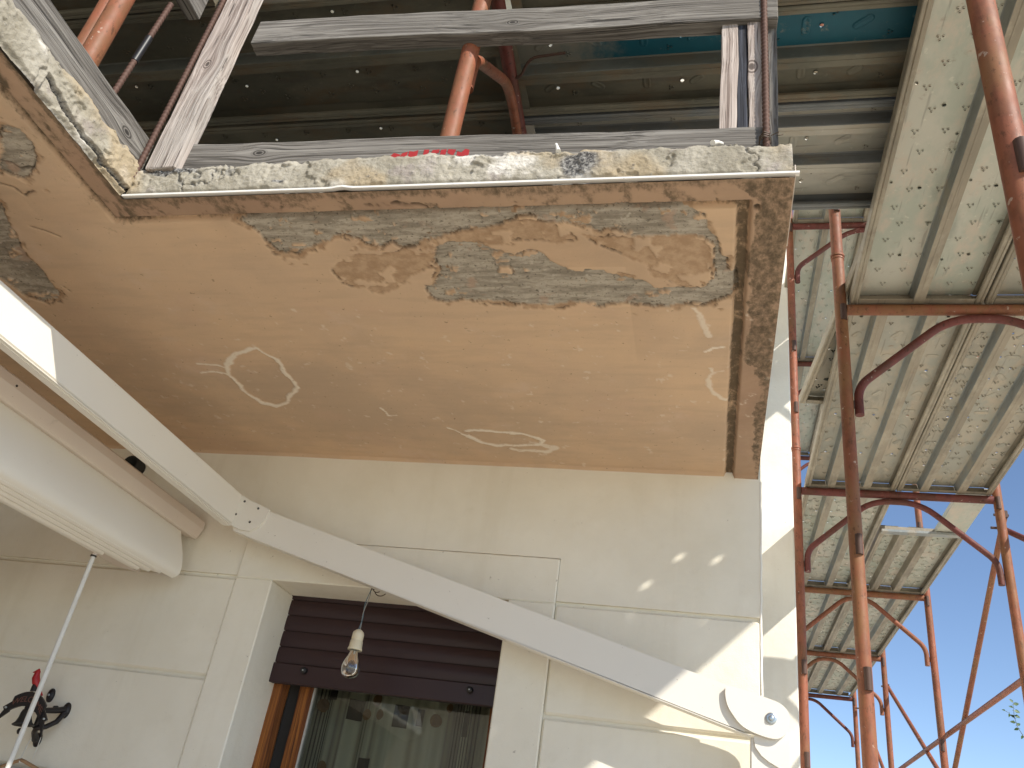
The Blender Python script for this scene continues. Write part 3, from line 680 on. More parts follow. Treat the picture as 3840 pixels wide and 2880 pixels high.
# ------------------------------------------------------------------ timber guard on the balcony
rail = thing('wooden_railing', (-.7, 1.42, 1.44), 'makeshift railing of grey weathered boards nailed above the balcony edge', 'railing')
board('bottom_board', rail, (-1.40, 1.404, 1.478), (.105, 1.446, 1.486), (0, -1, .03), .12, .028, M['wood'], knot=(-.505, .020, .016))
board('top_board', rail, (-1.30, 1.400, 1.962), (.128, 1.452, 1.967), (0, -1, .02), .098, .045, M['wood'], knot=(.035, -.012, .014))
board('upper_board', rail, (-1.36, 1.41, 2.42), (.128, 1.47, 2.42), (0, -1, .02), .10, .045, M['wood'])
board('corner_post', rail, (-1.398, 1.3885, 1.428), (-1.388, 1.3885, 2.55), (0, -1, 0), .088, .042, M['wood_pale'], rag=.002, knot=(-.165, .005, .017))
board('end_post', rail, (.012, 1.458, 1.47), (.012, 1.466, 2.55), (0, -1, 0), .040, .05, M['wood_pale'])
board('end_post', rail, (.0445, 1.464, 1.47), (.0445, 1.472, 2.55), (0, -1, 0), .0245, .05, M['wood_dark'], label='thin blackened strip between the two pale end posts')
board('end_post', rail, (.0795, 1.458, 1.47), (.0795, 1.466, 2.55), (0, -1, 0), .044, .05, M['wood_pale'], knot=(-.255, .014, .022))
board('end_post', rail, (.1145, 1.495, 1.47), (.1145, 1.50, 2.55), (1, 0, 0), .075, .022, M['wood'])
board('wing_board', rail, (-1.487, .20, 1.497), (-1.497, 1.405, 1.500), (1, 0, .02), .105, .030, M['wood'], knot=(.505, -.002, .018))
board('wing_top_board', rail, (-1.520, .20, 2.07), (-1.512, 1.362, 2.065), (1, 0, .02), .095, .042, M['wood'])
# remnants of red stencilled lettering, cut off by the mortar
def on_board(x, z): return (x, 1.404 + (x + 1.40) / 1.505 * .042 - .0155, z)
b = MB()
for poly in ([(-.807, 1.452), (-.775, 1.452), (-.765, 1.478), (-.783, 1.484)], [(-.772, 1.452), (-.748, 1.452), (-.748, 1.488), (-.762, 1.482)], [(-.745, 1.45), (-.722, 1.45), (-.722, 1.492), (-.733, 1.487), (-.745, 1.489)],
             [(-.707, 1.468), (-.694, 1.468), (-.694, 1.493), (-.707, 1.493)], [(-.69, 1.473), (-.679, 1.477), (-.668, 1.482), (-.668, 1.493), (-.685, 1.491)], [(-.664, 1.475), (-.65, 1.475), (-.65, 1.493), (-.664, 1.491)],
             [(-.646, 1.48), (-.63, 1.47), (-.626, 1.491), (-.646, 1.493)], [(-.622, 1.47), (-.592, 1.466), (-.592, 1.489), (-.603, 1.493), (-.611, 1.481), (-.622, 1.485)]):
    b.prism(poly, lambda x, z, d: tuple(Vector(on_board(x, z)) - Vector((0, d, 0))), 0, .0006)
part('stencil_letters', b, M['redpaint'], rail, label='fragment of red stencilled letters on the lower board')
for p0, p1 in (((-.362, 1.372, 1.43), (-.376, 1.395, 1.477)), ((-.02, 1.372, 1.437), (.0, 1.415, 1.478))):
    v0, v1 = Vector(p0), Vector(p1); b = MB(); b.tube([v0, v0.lerp(v1, .5) + Vector((0, -.003, 0)), v1], .0042, 8, radii=[.0065, .0045, .004]); part('nailed_tie', b, M['string'], rail)
b = MB()
for k in range(22):
    a = k * .9; b.tube([(.093 + .013 * math.cos(a), 1.43 + .025 * math.sin(a), 1.482 + .0009 * k), (.093 + .013 * math.cos(a + .9), 1.43 + .025 * math.sin(a + .9), 1.482 + .0009 * (k + 1))], .0012, 5)
b.tube([(.105, 1.405, 1.486), (.122, 1.40, 1.492), (.118, 1.398, 1.478), (.130, 1.40, 1.482)], .0012, 5)
part('binding_wire', b, M['cable'], rail)

def rebar(p0, p1, label, tape=None):
    p0, p1 = Vector(p0), Vector(p1); L = (p1 - p0).length; ax = (p1 - p0).normalized()
    o = thing('rebar', p0, label, 'reinforcing bar', 'ribbed steel bars standing at the balcony edge')
    b = MB(); n = int(L / .0035); rr = []; P = []
    for k in range(n + 1):
        P.append(p0 + ax * (L * k / n)); rr.append(.0068 + (.0017 if (k % 4) < 2 else 0))
    b.tube(P, .008, 10, radii=rr); part('ribbed_bar', b, M['rebar'], o)
    if tape:
        b = MB(); b.tube([p0 + ax * tape[0], p0 + ax * tape[1]], .0098, 12); part('tape_wrap', b, M['tape'], o)
rebar((-1.4665, 1.372, 1.40), (-1.452, 1.385, 2.62), 'ribbed rusty bar rising against the pale corner post of the railing')
rebar((.0965, 1.4235, 1.40), (.0935, 1.4315, 2.62), 'ribbed rusty bar in front of the end posts at the right of the railing')
rebar((-1.515, 1.235, 1.40), (-1.50, 1.262, 1.95), 'ribbed rusty bar wrapped in black tape behind the wing board', (.30, .40))

# ------------------------------------------------------------------ white awning frame
fr = thing('awning_support', (.17, 2.69, -1.6), 'white enamelled awning frame with bent arm, screwed elbow and bolted hinge', 'awning frame')
XZ = lambda y0: (lambda a, c, d: (a, y0 + d, c))
sl = .278
def barz(x): return .948 - .2782 * (x + 1.285)
b = MB(); b.prism([(-1.72, 1.072 - .006), (.10, barz(.10)), (.10, barz(.10) - .112), (-1.72, .950)], XZ(2.705), 0, .038); part('sloping_arm', b, M['white'], fr)
b = MB(); b.prism([(-1.66, .934), (.118, barz(.118) - .1155), (.118, barz(.118) - .118), (-1.66, .9315)], XZ(2.702), 0, .046); part('arm_lip', b, M['white'], fr)
b = MB(); b.box(-1.757, -1.7205, .30, 2.70, .970, 1.087, .003); part('upper_arm', b, M['white'], fr)
b = MB(); b.box(-1.760, -1.718, .30, 2.69, .9625, .966, .001); b.box(-1.752, -1.728, .30, 2.69, .960, .972); part('arm_lip', b, M['white'], fr)
EL = [(-1.745, 1.083), (-1.7514, 1.0177), (-1.7476, .9873), (-1.7198, .9617), (-1.6844, .9502), (-1.646, .9479), (-1.6141, .9656), (-1.597, .9907), (-1.5917, 1.0344), (-1.63, 1.049), (-1.68, 1.066), (-1.715, 1.083)]
b = MB(); b.prism(EL, XZ(2.692), 0, .013); part('elbow_plate', b, M['white'], fr)
for x, z in ((-1.7192, 1.0074), (-1.6535, .981), (-1.6997, 1.0598), (-1.6358, 1.0352)):
    b = MB(); b.lathe([(0, .003), (.0042, .002), (.0042, 0)], 12, Matrix.Translation((x, 2.692, z)) @ Matrix.Rotation(R(90), 4, 'X')); part('screw', b, M['screwd'], fr)
    b = MB(); b.lathe([(0, .0035), (.0014, .0034), (.0014, .003)], 8, Matrix.Translation((x, 2.692, z)) @ Matrix.Rotation(R(90), 4, 'X')); part('screw', b, M['zinc'], fr)
HP = [(.0459, .578), (.0431, .5488), (.0502, .515), (.0669, .4912), (.0843, .4694), (.1031, .4573), (.1235, .4495), (.1471, .4431), (.1639, .4397), (.1806, .4382), (.194, .4401), (.2109, .451), (.2213, .4711), (.2261, .4982), (.2223, .5145), (.214, .5255), (.199, .5375), (.1787, .5447)]
def smooth_poly(p, it=2):
    for _ in range(it):
        q = []
        for i in range(len(p)):
            a, c = p[i], p[(i + 1) % len(p)]
            q += [(a[0] * .75 + c[0] * .25, a[1] * .75 + c[1] * .25), (a[0] * .25 + c[0] * .75, a[1] * .25 + c[1] * .75)]
        p = q
    return p
b = MB(); b.prism(smooth_poly(HP), XZ(2.690), 0, .015); part('hinge_plate', b, M['white'], fr)
RB = [(.10, barz(.10) - .004), (.15, .550), (.185, .541), (.205, .530), (.2185, .515), (.2235, .4982), (.219, .475), (.209, .455), (.193, .444), (.15, .447), (.12, .452), (.10, barz(.10) - .11)]
b = MB(); b.prism(RB, XZ(2.7055), 0, .036); part('arm_end', b, M['white'], fr)
mt = Matrix.Translation((.173, 2.690, .4925)) @ Matrix.Rotation(R(90), 4, 'X')
b = MB(); b.lathe([(.008, .0035), (.0152, .0035), (.016, .0028), (.016, 0)], 28, mt); part('washer', b, M['zinc'], fr)
b = MB(); b.lathe([(0, .0105), (.0072, .0105), (.0086, .0095), (.0086, .0035)], 6, mt); part('bolt', b, M['zinc'], fr)
b = MB(); b.box(.117, .2255, 2.716, 2.756, -1.6, .440, .003); part('post', b, M['white'], fr)
PP = [(.1262, .4338), (.1302, .4132), (.1468, .3924), (.1666, .3786), (.1961, .3647), (.2245, .360), (.2245, .452), (.2105, .4595), (.126, .4425)]
b = MB(); b.prism(PP, XZ(2.7075), 0, .0085); part('post_plate', b, M['white'], fr)
b = MB(); b.box(.09, .25, 2.66, 2.80, -1.6, -1.59, .002); part('foot_plate', b, M['white'], fr)

# awning cassette running towards the camera on the left
def scl(b, k=1.032):
    b.v = [(x * k, y * k, z * k) for x, y, z in b.v]; return b
cas = thing('awning_cassette', (-1.93, 1.5, .86), 'white curved awning cassette with a dusty hood under the balcony wing', 'awning')
def bez(p, n=6):
    out = []
    for i in range(len(p) - 1):
        p0, p1, p2, p3 = Vector(p[max(i - 1, 0)]), Vector(p[i]), Vector(p[i + 1]), Vector(p[min(i + 2, len(p) - 1)])
        for k in range(n):
            t = k / n; out.append(tuple(.5 * ((2 * p1) + (p2 - p0) * t + (2 * p0 - 5 * p1 + 4 * p2 - p3) * t * t + (3 * p1 - p0 - 3 * p2 + p3) * t ** 3)))
    return out + [tuple(p[-1])]
prof = bez([(-1.922, .955), (-1.910, .925), (-1.897, .895), (-1.883, .865), (-1.870, .835), (-1.860, .805), (-1.855, .778), (-1.860, .757), (-1.880, .745)])
y0, y1 = .25, 2.665
def sh(z, y): return z + (y - 2.62) * .022 * (0.93 - z) / .2
# right-hand end is cut as a hollow curve
def yend(z): return y1 + .012
b = MB()
b.strip([(x, y0, sh(z, y0)) for x, z in prof], [(x, yend(z), sh(z, yend(z))) for x, z in prof])
b.strip([(x, yend(z), sh(z, yend(z))) for x, z in prof], [(x - .09, yend(z), max(sh(z, yend(z)), .76)) for x, z in prof], False)
part('front_profile', scl(b), M['cass'], cas)
for k, (xx, zz, ye) in enumerate(((-1.885, .7448, 2.60), (-1.905, .7385, 2.565), (-1.925, .7325, 2.53), (-1.945, .727, 2.36))):
    b = MB(); q = [(xx + .012, zz + .006), (xx + .010, zz + .001), (xx + .002, zz - .003), (xx - .016, zz - .0035), (xx - .022, zz + .012)]
    b.strip([(x, y0, sh(z, y0)) for x, z in q], [(x, ye, sh(z, ye)) for x, z in q], False); b.add([(x, ye, sh(z, ye)) for x, z in q], [tuple(range(len(q)))])
    b.tube([(xx - .006, ye - .004, sh(zz + .006, ye)), (xx - .006, ye + .012, sh(zz + .006, ye))], .0095, 12)
    part('trim_ridge', scl(b), M['cass'], cas)
hp = [(-1.876, .990), (-1.868, .985), (-1.866, .958), (-1.869, .951), (-1.880, .924), (-1.888, .919), (-1.93, .926), (-1.95, .955), (-2.06, .96), (-2.06, 1.02), (-1.90, 1.005)]
b = MB(); b.prism(hp, lambda a, c, d: (a, d, c), .25, 2.745); part('hood', scl(b), M['hood'], cas)
b = MB(); b.prism([(-1.94, .955), (-1.965, .80), (-1.96, .735), (-2.06, .75), (-2.06, .96)], lambda a, c, d: (a, d, c), .26, 2.60); part('back_box', scl(b), M['hood'], cas)
for yy in (.5,):
    b = MB(); b.box(-2.05, -1.99, yy, yy + .08, .99, 1.334, .002); part('hanger', scl(b), M['hood'], cas)
b = MB(); b.lathe([(0, .003), (.0035, .002), (.0035, 0)], 8, Matrix.Translation((-1.866, 1.70, .965)) @ Matrix.Rotation(R(90), 4, 'Y')); part('rivet', scl(b), M['screwd'], cas)
# operating rod
rod = thing('crank_rod', (-2.085, 2.44, .77), 'thin white crank rod hanging from the awning cassette in front of the bell', 'crank rod')
b = MB(); b.tube([(-2.033, 2.438, .752), (-2.042, 2.438, -.55)], .0078, 12); part('rod', b, M['string'], rod)
b = MB(); b.tube([(-2.0329, 2.438, .775), (-2.0331, 2.438, .735)], .0095, 12); part('coupling', b, M['hood'], rod)
b = MB(); b.tube([(-2.0332, 2.438, .7345), (-2.0333, 2.438, .729)], .0100, 12); part('coupling_ring', b, M['screwd'], rod)

# pipe end on the wall
b = MB(); mt = Matrix.Translation((-2.33, 2.79, 1.235)) @ Matrix.Rotation(R(90), 4, 'X')
b.lathe([(.030, -.06), (.034, -.06), (.034, .0), (.030, .0), (.030, -.055), (.0, -.055)], 24, mt)
single('pipe_stub', b, M['dark'], (-2.33, 2.79, 1.235), 'dark round pipe stub on the wall above the awning hood', 'pipe')

# ------------------------------------------------------------------ bare bulb
bl = thing('light_bulb', (-1.183, 2.80, .55), 'clear bare bulb in a cream socket hanging from twisted wires at the lintel', 'bulb')
bx, by = -1.181, 2.80
def wig(o, s, k0): return [(bx + o + .0035 * math.sin(k * .9 + s) + (.010 * (1 - k / 9) if k0 else .010 * (1 - k / 9)), by + .002 * math.cos(k + s), .800 - .0165 * k) for k in range(10)]
b = MB(); b.tube(wig(-.002, 0, 0), .0016, 6); part('wire', b, M['wire_g'], bl)
b = MB(); b.tube(wig(-.0045, 1.6, 1), .0016, 6); part('wire', b, M['wire_b'], bl)
b = MB(); b.tube([(bx + .010, by, .797), (bx + .013, by, .822), (bx + .020, by + .01, .842), (bx + .020, 2.842, .86)], .0022, 7)
for k in range(3): b.tube([(bx + .008, by - .004 + .003 * k, .806 + .005 * k), (bx + .018, by - .005, .812 + .006 * k), (bx + .020, by + .004, .803 + .006 * k)], .003, 6)
for rr, cx, cz, a0, a1 in ((.017, .033, .808, -2.9, 3.1), (.024, .048, .803, -2.6, .5)):
    b.tube([(bx + cx + rr * math.cos(a0 + (a1 - a0) * k / 24), by - .004, cz + rr * math.sin(a0 + (a1 - a0) * k / 24)) for k in range(25)], .0018, 6)
part('knotted_wire', b, M['cable'], bl)
mt = Matrix.Translation((bx - .001, by, .652)) @ Matrix.Scale(1.1, 4)
b = MB(); b.lathe([(.004, .006), (.010, .003), (.0165, -.003), (.018, -.008), (.0185, -.028), (.0178, -.0285), (.0195, -.030), (.0205, -.048), (.0225, -.0555), (.0225, -.059), (.020, -.059), (.019, -.045)], 28, mt); part('socket', b, M['ceramic'], bl)
b = MB(); b.lathe([(.0128, -.046), (.0128, -.058), (.0138, -.0615)], 24, mt); part('screw_cap', b, M['zinc'], bl)
b = MB(); b.lathe([(.0135, -.060), (.0145, -.066), (.0185, -.078), (.0255, -.092), (.0292, -.104), (.0300, -.114), (.0285, -.125), (.0240, -.1345), (.016, -.1405), (.007, -.1432), (.0, -.1437)], 32, mt); part('glass_bulb', b, M['bulbglass'], bl)
b = MB(); b.lathe([(.0, -.092), (.0018, -.090), (.0025, -.076), (.005, -.062)], 10, mt)
b.tube([tuple(mt @ Vector(p)) for p in ((-.003, 0, -.09), (-.012, 0, -.104), (-.006, .004, -.108), (0, .005, -.109), (.006, .004, -.108), (.012, 0, -.104), (.003, 0, -.09))], .0005, 5); part('filament', b, M['zinc'], bl)

# ------------------------------------------------------------------ cast iron bell on the wall
be = thing('door_bell', (-2.28, 2.80, .27), 'black cast iron wall bell with welcome banner and red bird on top', 'bell')
b = MB()
b.tube([(-2.235, 2.845, .292), (-2.246, 2.81, .280), (-2.262, 2.75, .268), (-2.280, 2.70, .266)], .009, 10, radii=[.011, .010, .009, .008])
b.tube([(-2.232, 2.838, .280), (-2.236, 2.82, .245), (-2.247, 2.79, .222), (-2.262, 2.765, .212), (-2.283, 2.79, .200), (-2.300, 2.83, .180)], .009, 10, radii=[.010, .009, .009, .010, .010, .012])
b.tube([(-2.259, 2.755, .265), (-2.264, 2.762, .238), (-2.272, 2.77, .212)], .0085, 10)
part('scroll_bracket', b, M['iron'], be)
for x, z, rr in ((-2.236, .288, .020), (-2.305, .182, .018), (-2.322, .331, .018)):
    b = MB(); b.lathe([(0, .014), (rr * .6, .013), (rr, .006), (rr, 0)], 18, Matrix.Translation((x, 2.85, z)) @ Matrix.Rotation(R(90), 4, 'X') @ Matrix.Diagonal((.8, 1.35, 1, 1))); part('mounting_lug', b, M['iron'], be)
    b = MB(); b.lathe([(0, .0165), (.004, .016), (.004, .013)], 10, Matrix.Translation((x, 2.85, z)) @ Matrix.Rotation(R(90), 4, 'X')); part('screw', b, M['zinc'], be)
b = MB(); b.lathe([(0, .018), (.005, .016), (.006, .010), (.008, .003), (.008, 0)], 12, Matrix.Translation((-2.28, 2.85, .292)) @ Matrix.Rotation(R(90), 4, 'X')); part('knob', b, M['iron'], be)
# banner: arched ribbon, read from the front
bo = Vector((-2.275, 2.705, .292)); bu = Vector((.985, .12, -.12)).normalized(); bn = Vector((.12, -.99, -.02)).normalized(); bvv = bn.cross(bu).normalized() * -1
if bvv.z < 0: bvv = -bvv
def bp(u, w, d): return tuple(bo + bu * u + bvv * (w - 7.5 * u * u) + bn * d)
top = [(-.062 + .124 * k / 14, .026) for k in range(15)]; bot = [(u, -.022) for u, _ in top[::-1]]
b = MB(); b.prism(top + bot, bp, -.006, .004); part('banner', b, M['iron'], be)
for s in (-1, 1):
    b = MB(); b.prism([(s * .060, .012), (s * .088, .014), (s * .080, -.004), (s * .096, -.030), (s * .060, -.026)], bp, -.008, -.001); part('banner_tail', b, M['iron'], be)
    b = MB(); c = bp(s * .076, .0, .0); b.lathe([(0, .004), (.004, .003), (.004, -.003)], 10, Matrix.Translation(c) @ Matrix.Rotation(R(90), 4, 'X')); part('screw', b, M['zinc'], be)
cu = bpy.data.curves.new('welcome', 'FONT'); cu.body = 'WELCOME'; cu.size = .027; cu.align_x = 'CENTER'; cu.extrude = .001
tmp = bpy.data.objects.new('tmp_text', cu); COL.objects.link(tmp); bpy.context.view_layer.update()
me = bpy.data.meshes.new_from_object(tmp.evaluated_get(bpy.context.evaluated_depsgraph_get())); bpy.data.objects.remove(tmp)
off = Vector(OFF[be.name])
for v in me.vertices:
    v.co = Vector(bp(v.co.x * .92, v.co.y - .008, .0046 + v.co.z)) - off
me.materials.clear(); me.materials.append(M['letter']); me.name = 'banner_lettering'
link('banner_lettering', me, be)
b = MB(); b.lathe([(.004, .052), (.014, .048), (.018, .038), (.021, .022), (.027, .008), (.036, 0.0), (.0345, -.002), (.030, .004), (.018, .022), (.012, .042)], 28, Matrix.Translation((-2.268, 2.705, .212)) @ Matrix.Rotation(R(-8), 4, 'Y')); part('bell_cup', b, M['bellm'], be)
b = MB(); b.tube([(-2.268, 2.705, .255), (-2.268, 2.703, .195)], .003, 7); b.lathe([(0, .011), (.008, .008), (.011, 0), (.008, -.008), (0, -.011)], 12, Matrix.Translation((-2.268, 2.703, .191))); part('clapper', b, M['iron'], be)
b = MB(); b.tube([(-2.288, 2.715, .322), (-2.290, 2.714, .335), (-2.292, 2.713, .345)], .008, 8, radii=[.012, .010, .007]); part('perch', b, M['iron'], be)
b = MB(); b.tube([(-2.297, 2.712, .397), (-2.298, 2.711, .388), (-2.299, 2.712, .380), (-2.298, 2.713, .366), (-2.293, 2.716, .352), (-2.284, 2.72, .340), (-2.274, 2.725, .330), (-2.262, 2.73, .312)], .01, 12, radii=[.002, .009, .0095, .013, .0135, .009, .0055, .005])
b.tube([(-2.304, 2.708, .385), (-2.312, 2.704, .381)], .004, 8, radii=[.005, .001]); part('red_bird', b, M['redp'], be)
# pull string and stick below it
ps = thing('pull_string', (-2.27, 2.76, .14), 'white pull string looped over the brown stick below the bell', 'string')
b = MB(); b.tube([(-2.295, 2.80, .182), (-2.277, 2.77, .142), (-2.256, 2.742, .112)], .0016, 6); b.tube([(-2.262, 2.742, .113), (-2.254, 2.738, .104), (-2.250, 2.736, .100)], .0022, 6)
b.tube([(-2.258, 2.80, .208), (-2.285, 2.835, .150), (-2.29, 2.84, .12)], .0012, 6); part('string', b, M['string'], ps)
b = MB(); b.tube([(-2.34, 2.745, .070), (-2.29, 2.742, .093), (-2.251, 2.741, .1075), (-2.238, 2.745, .104), (-2.20, 2.79, .085), (-2.13, 2.845, .05)], .006, 8)
single('stick', b, M['stick'], (-2.25, 2.74, .1), 'bent brown stick at the wall below the bell', 'stick')
b = MB(); b.tube([(-2.60, 2.83, .083), (-2.20, 2.83, .076), (-1.9, 2.83, .06)], .011, 12); b.tube([(-1.9, 2.83, .06), (-1.9, 2.83, -1.6)], .011, 12)
single('cable_conduit', b, M['greypipe'], (-2.3, 2.83, .08), 'grey conduit along the wall at the lower left below the bell', 'conduit')
# ------------------------------------------------------------------ scaffolding
PR = .024
def arc(p, n=5, rad=.07):
    """round the corners of a polyline"""
    P = [Vector(q) for q in p]; out = [P[0]]
    for i in range(1, len(P) - 1):
        a = (P[i - 1] - P[i]); c = (P[i + 1] - P[i]); ra = min(rad, a.length * .45, c.length * .45)
        s, e = P[i] + a.normalized() * ra, P[i] + c.normalized() * ra
        for k in range(n + 1):
            t = k / n; out.append(s * (1 - t) ** 2 + P[i] * 2 * t * (1 - t) + e * t * t)
    return out + [P[-1]]
def make_frame(nm, Y, x0, x1, zb, zt, zl, label, group, foot=False, mats=('tube_rust', 'tube', 'tube_dark', 'tube_dark'), lean=0.0):
    """portal frame: two posts, transom at height zl, bent knee brace under it"""
    o = thing(nm, (x0, Y, zb), label, 'scaffold frame', group)
    for x, mt in ((x0, mats[0]), (x1, mats[1])):
        b = MB(); n = 14; b.tube([(x, Y, zb + (zt - zb) * k / n) for k in range(n + 1)], PR, 16); part('post', b, M[mt], o)
        b = MB(); b.tube([(x, Y, zt - .006), (x, Y, zt + .004)], PR + .004, 16); b.tube([(x, Y, zt - .02), (x, Y, zt - .012)], PR + .0025, 16); part('collar', b, M[mt], o)
        for zz in (zl - .02, zl - 1.0, zl - 1.45):
            if zz > zb:
                s = 1 if x == x0 else -1
                b = MB(); b.tube([(x + s * .006, Y - .022, zz + .03), (x + s * .006, Y - .022, zz - .042)], .0125, 10); part('wedge_lug', b, M['lug'], o)
        if foot:
            b = MB(); b.box(x - .075, x + .075, Y - .075, Y + .075, -1.6, -1.592); part('base_plate', b, M['lug'], o)
    b = MB(); b.tube([(x0 + PR - .002 + (x1 - x0 - 2 * PR + .004) * k / 8, Y, zl) for k in range(9)], .0225, 14); part('transom', b, M[mats[2]], o)
    k0 = [(x0 + .043, Y, zl - .485), (x0 + .043, Y, zl - .36), (x0 + .40, Y, zl - .041), (x1 - .40, Y, zl - .041), (x1 - .043, Y, zl - .36), (x1 - .043, Y, zl - .485)]
    b = MB(); b.tube(arc(k0, 6, .10), .0168, 12); part('knee_brace', b, M[mats[3]], o)
    for x in (x0 + .03, x1 - .03):
        b = MB(); b.box(x - .014, x + .014, Y - .006, Y + .006, zl - .455, zl - .425); part('weld_tab', b, M['lug'], o)
    return o
ZL = 2.150; ZP = ZL + .0235
FY = [1.175, 2.985, 4.775, 6.56, 8.39, 10.17]
G1 = 'red scaffold frames along the house side'
names = ['nearest red scaffold frame, its rusty inner post crossing the top right', 'red scaffold frame with the rusty post just right of the balcony corner',
         'red scaffold frame whose slim inner post stands tight against the rear wall', 'red scaffold frame past the hatch opening, third behind the balcony corner',
         'red scaffold frame second from the far end of the row', 'farthest red scaffold frame closing the row of planks']
for i, Y_ in enumerate(FY):
    x0 = (.482, .482, .468, .56, .56, .56)[i]
    make_frame('scaffold_portal', Y_, x0, 1.522, -1.592, 2.425, ZL, names[i], G1, True,
               mats=(('tube_rust', 'tube', 'tube_dark', 'tube_dark'), ('tube_rust', 'tube', 'tube_rust', 'tube_dark'), ('tube', 'tube_rust', 'tube_dark', 'tube_dark'), ('tube', 'tube', 'tube_rust', 'tube'), ('tube', 'tube', 'tube', 'tube'), ('tube', 'tube', 'tube_dark', 'tube_dark'))[i])
G2 = 'red frames of the upper scaffold lift'
un = ['upper lift frame standing on the rusty post beside the balcony corner', 'upper lift frame at the wall with transom under the perforated planks', 'upper lift frame above the hatch bay', 'upper lift frame farthest back beside the rear wall']
for i, Y_ in enumerate(FY[1:5]):
    make_frame('upper_scaffold_portal', Y_, (.482, .468, .56, .56)[i], 1.522, 2.43, 4.425, 4.150, un[i], G2, mats=('tube', 'tube', 'tube_dark', 'tube_dark'))

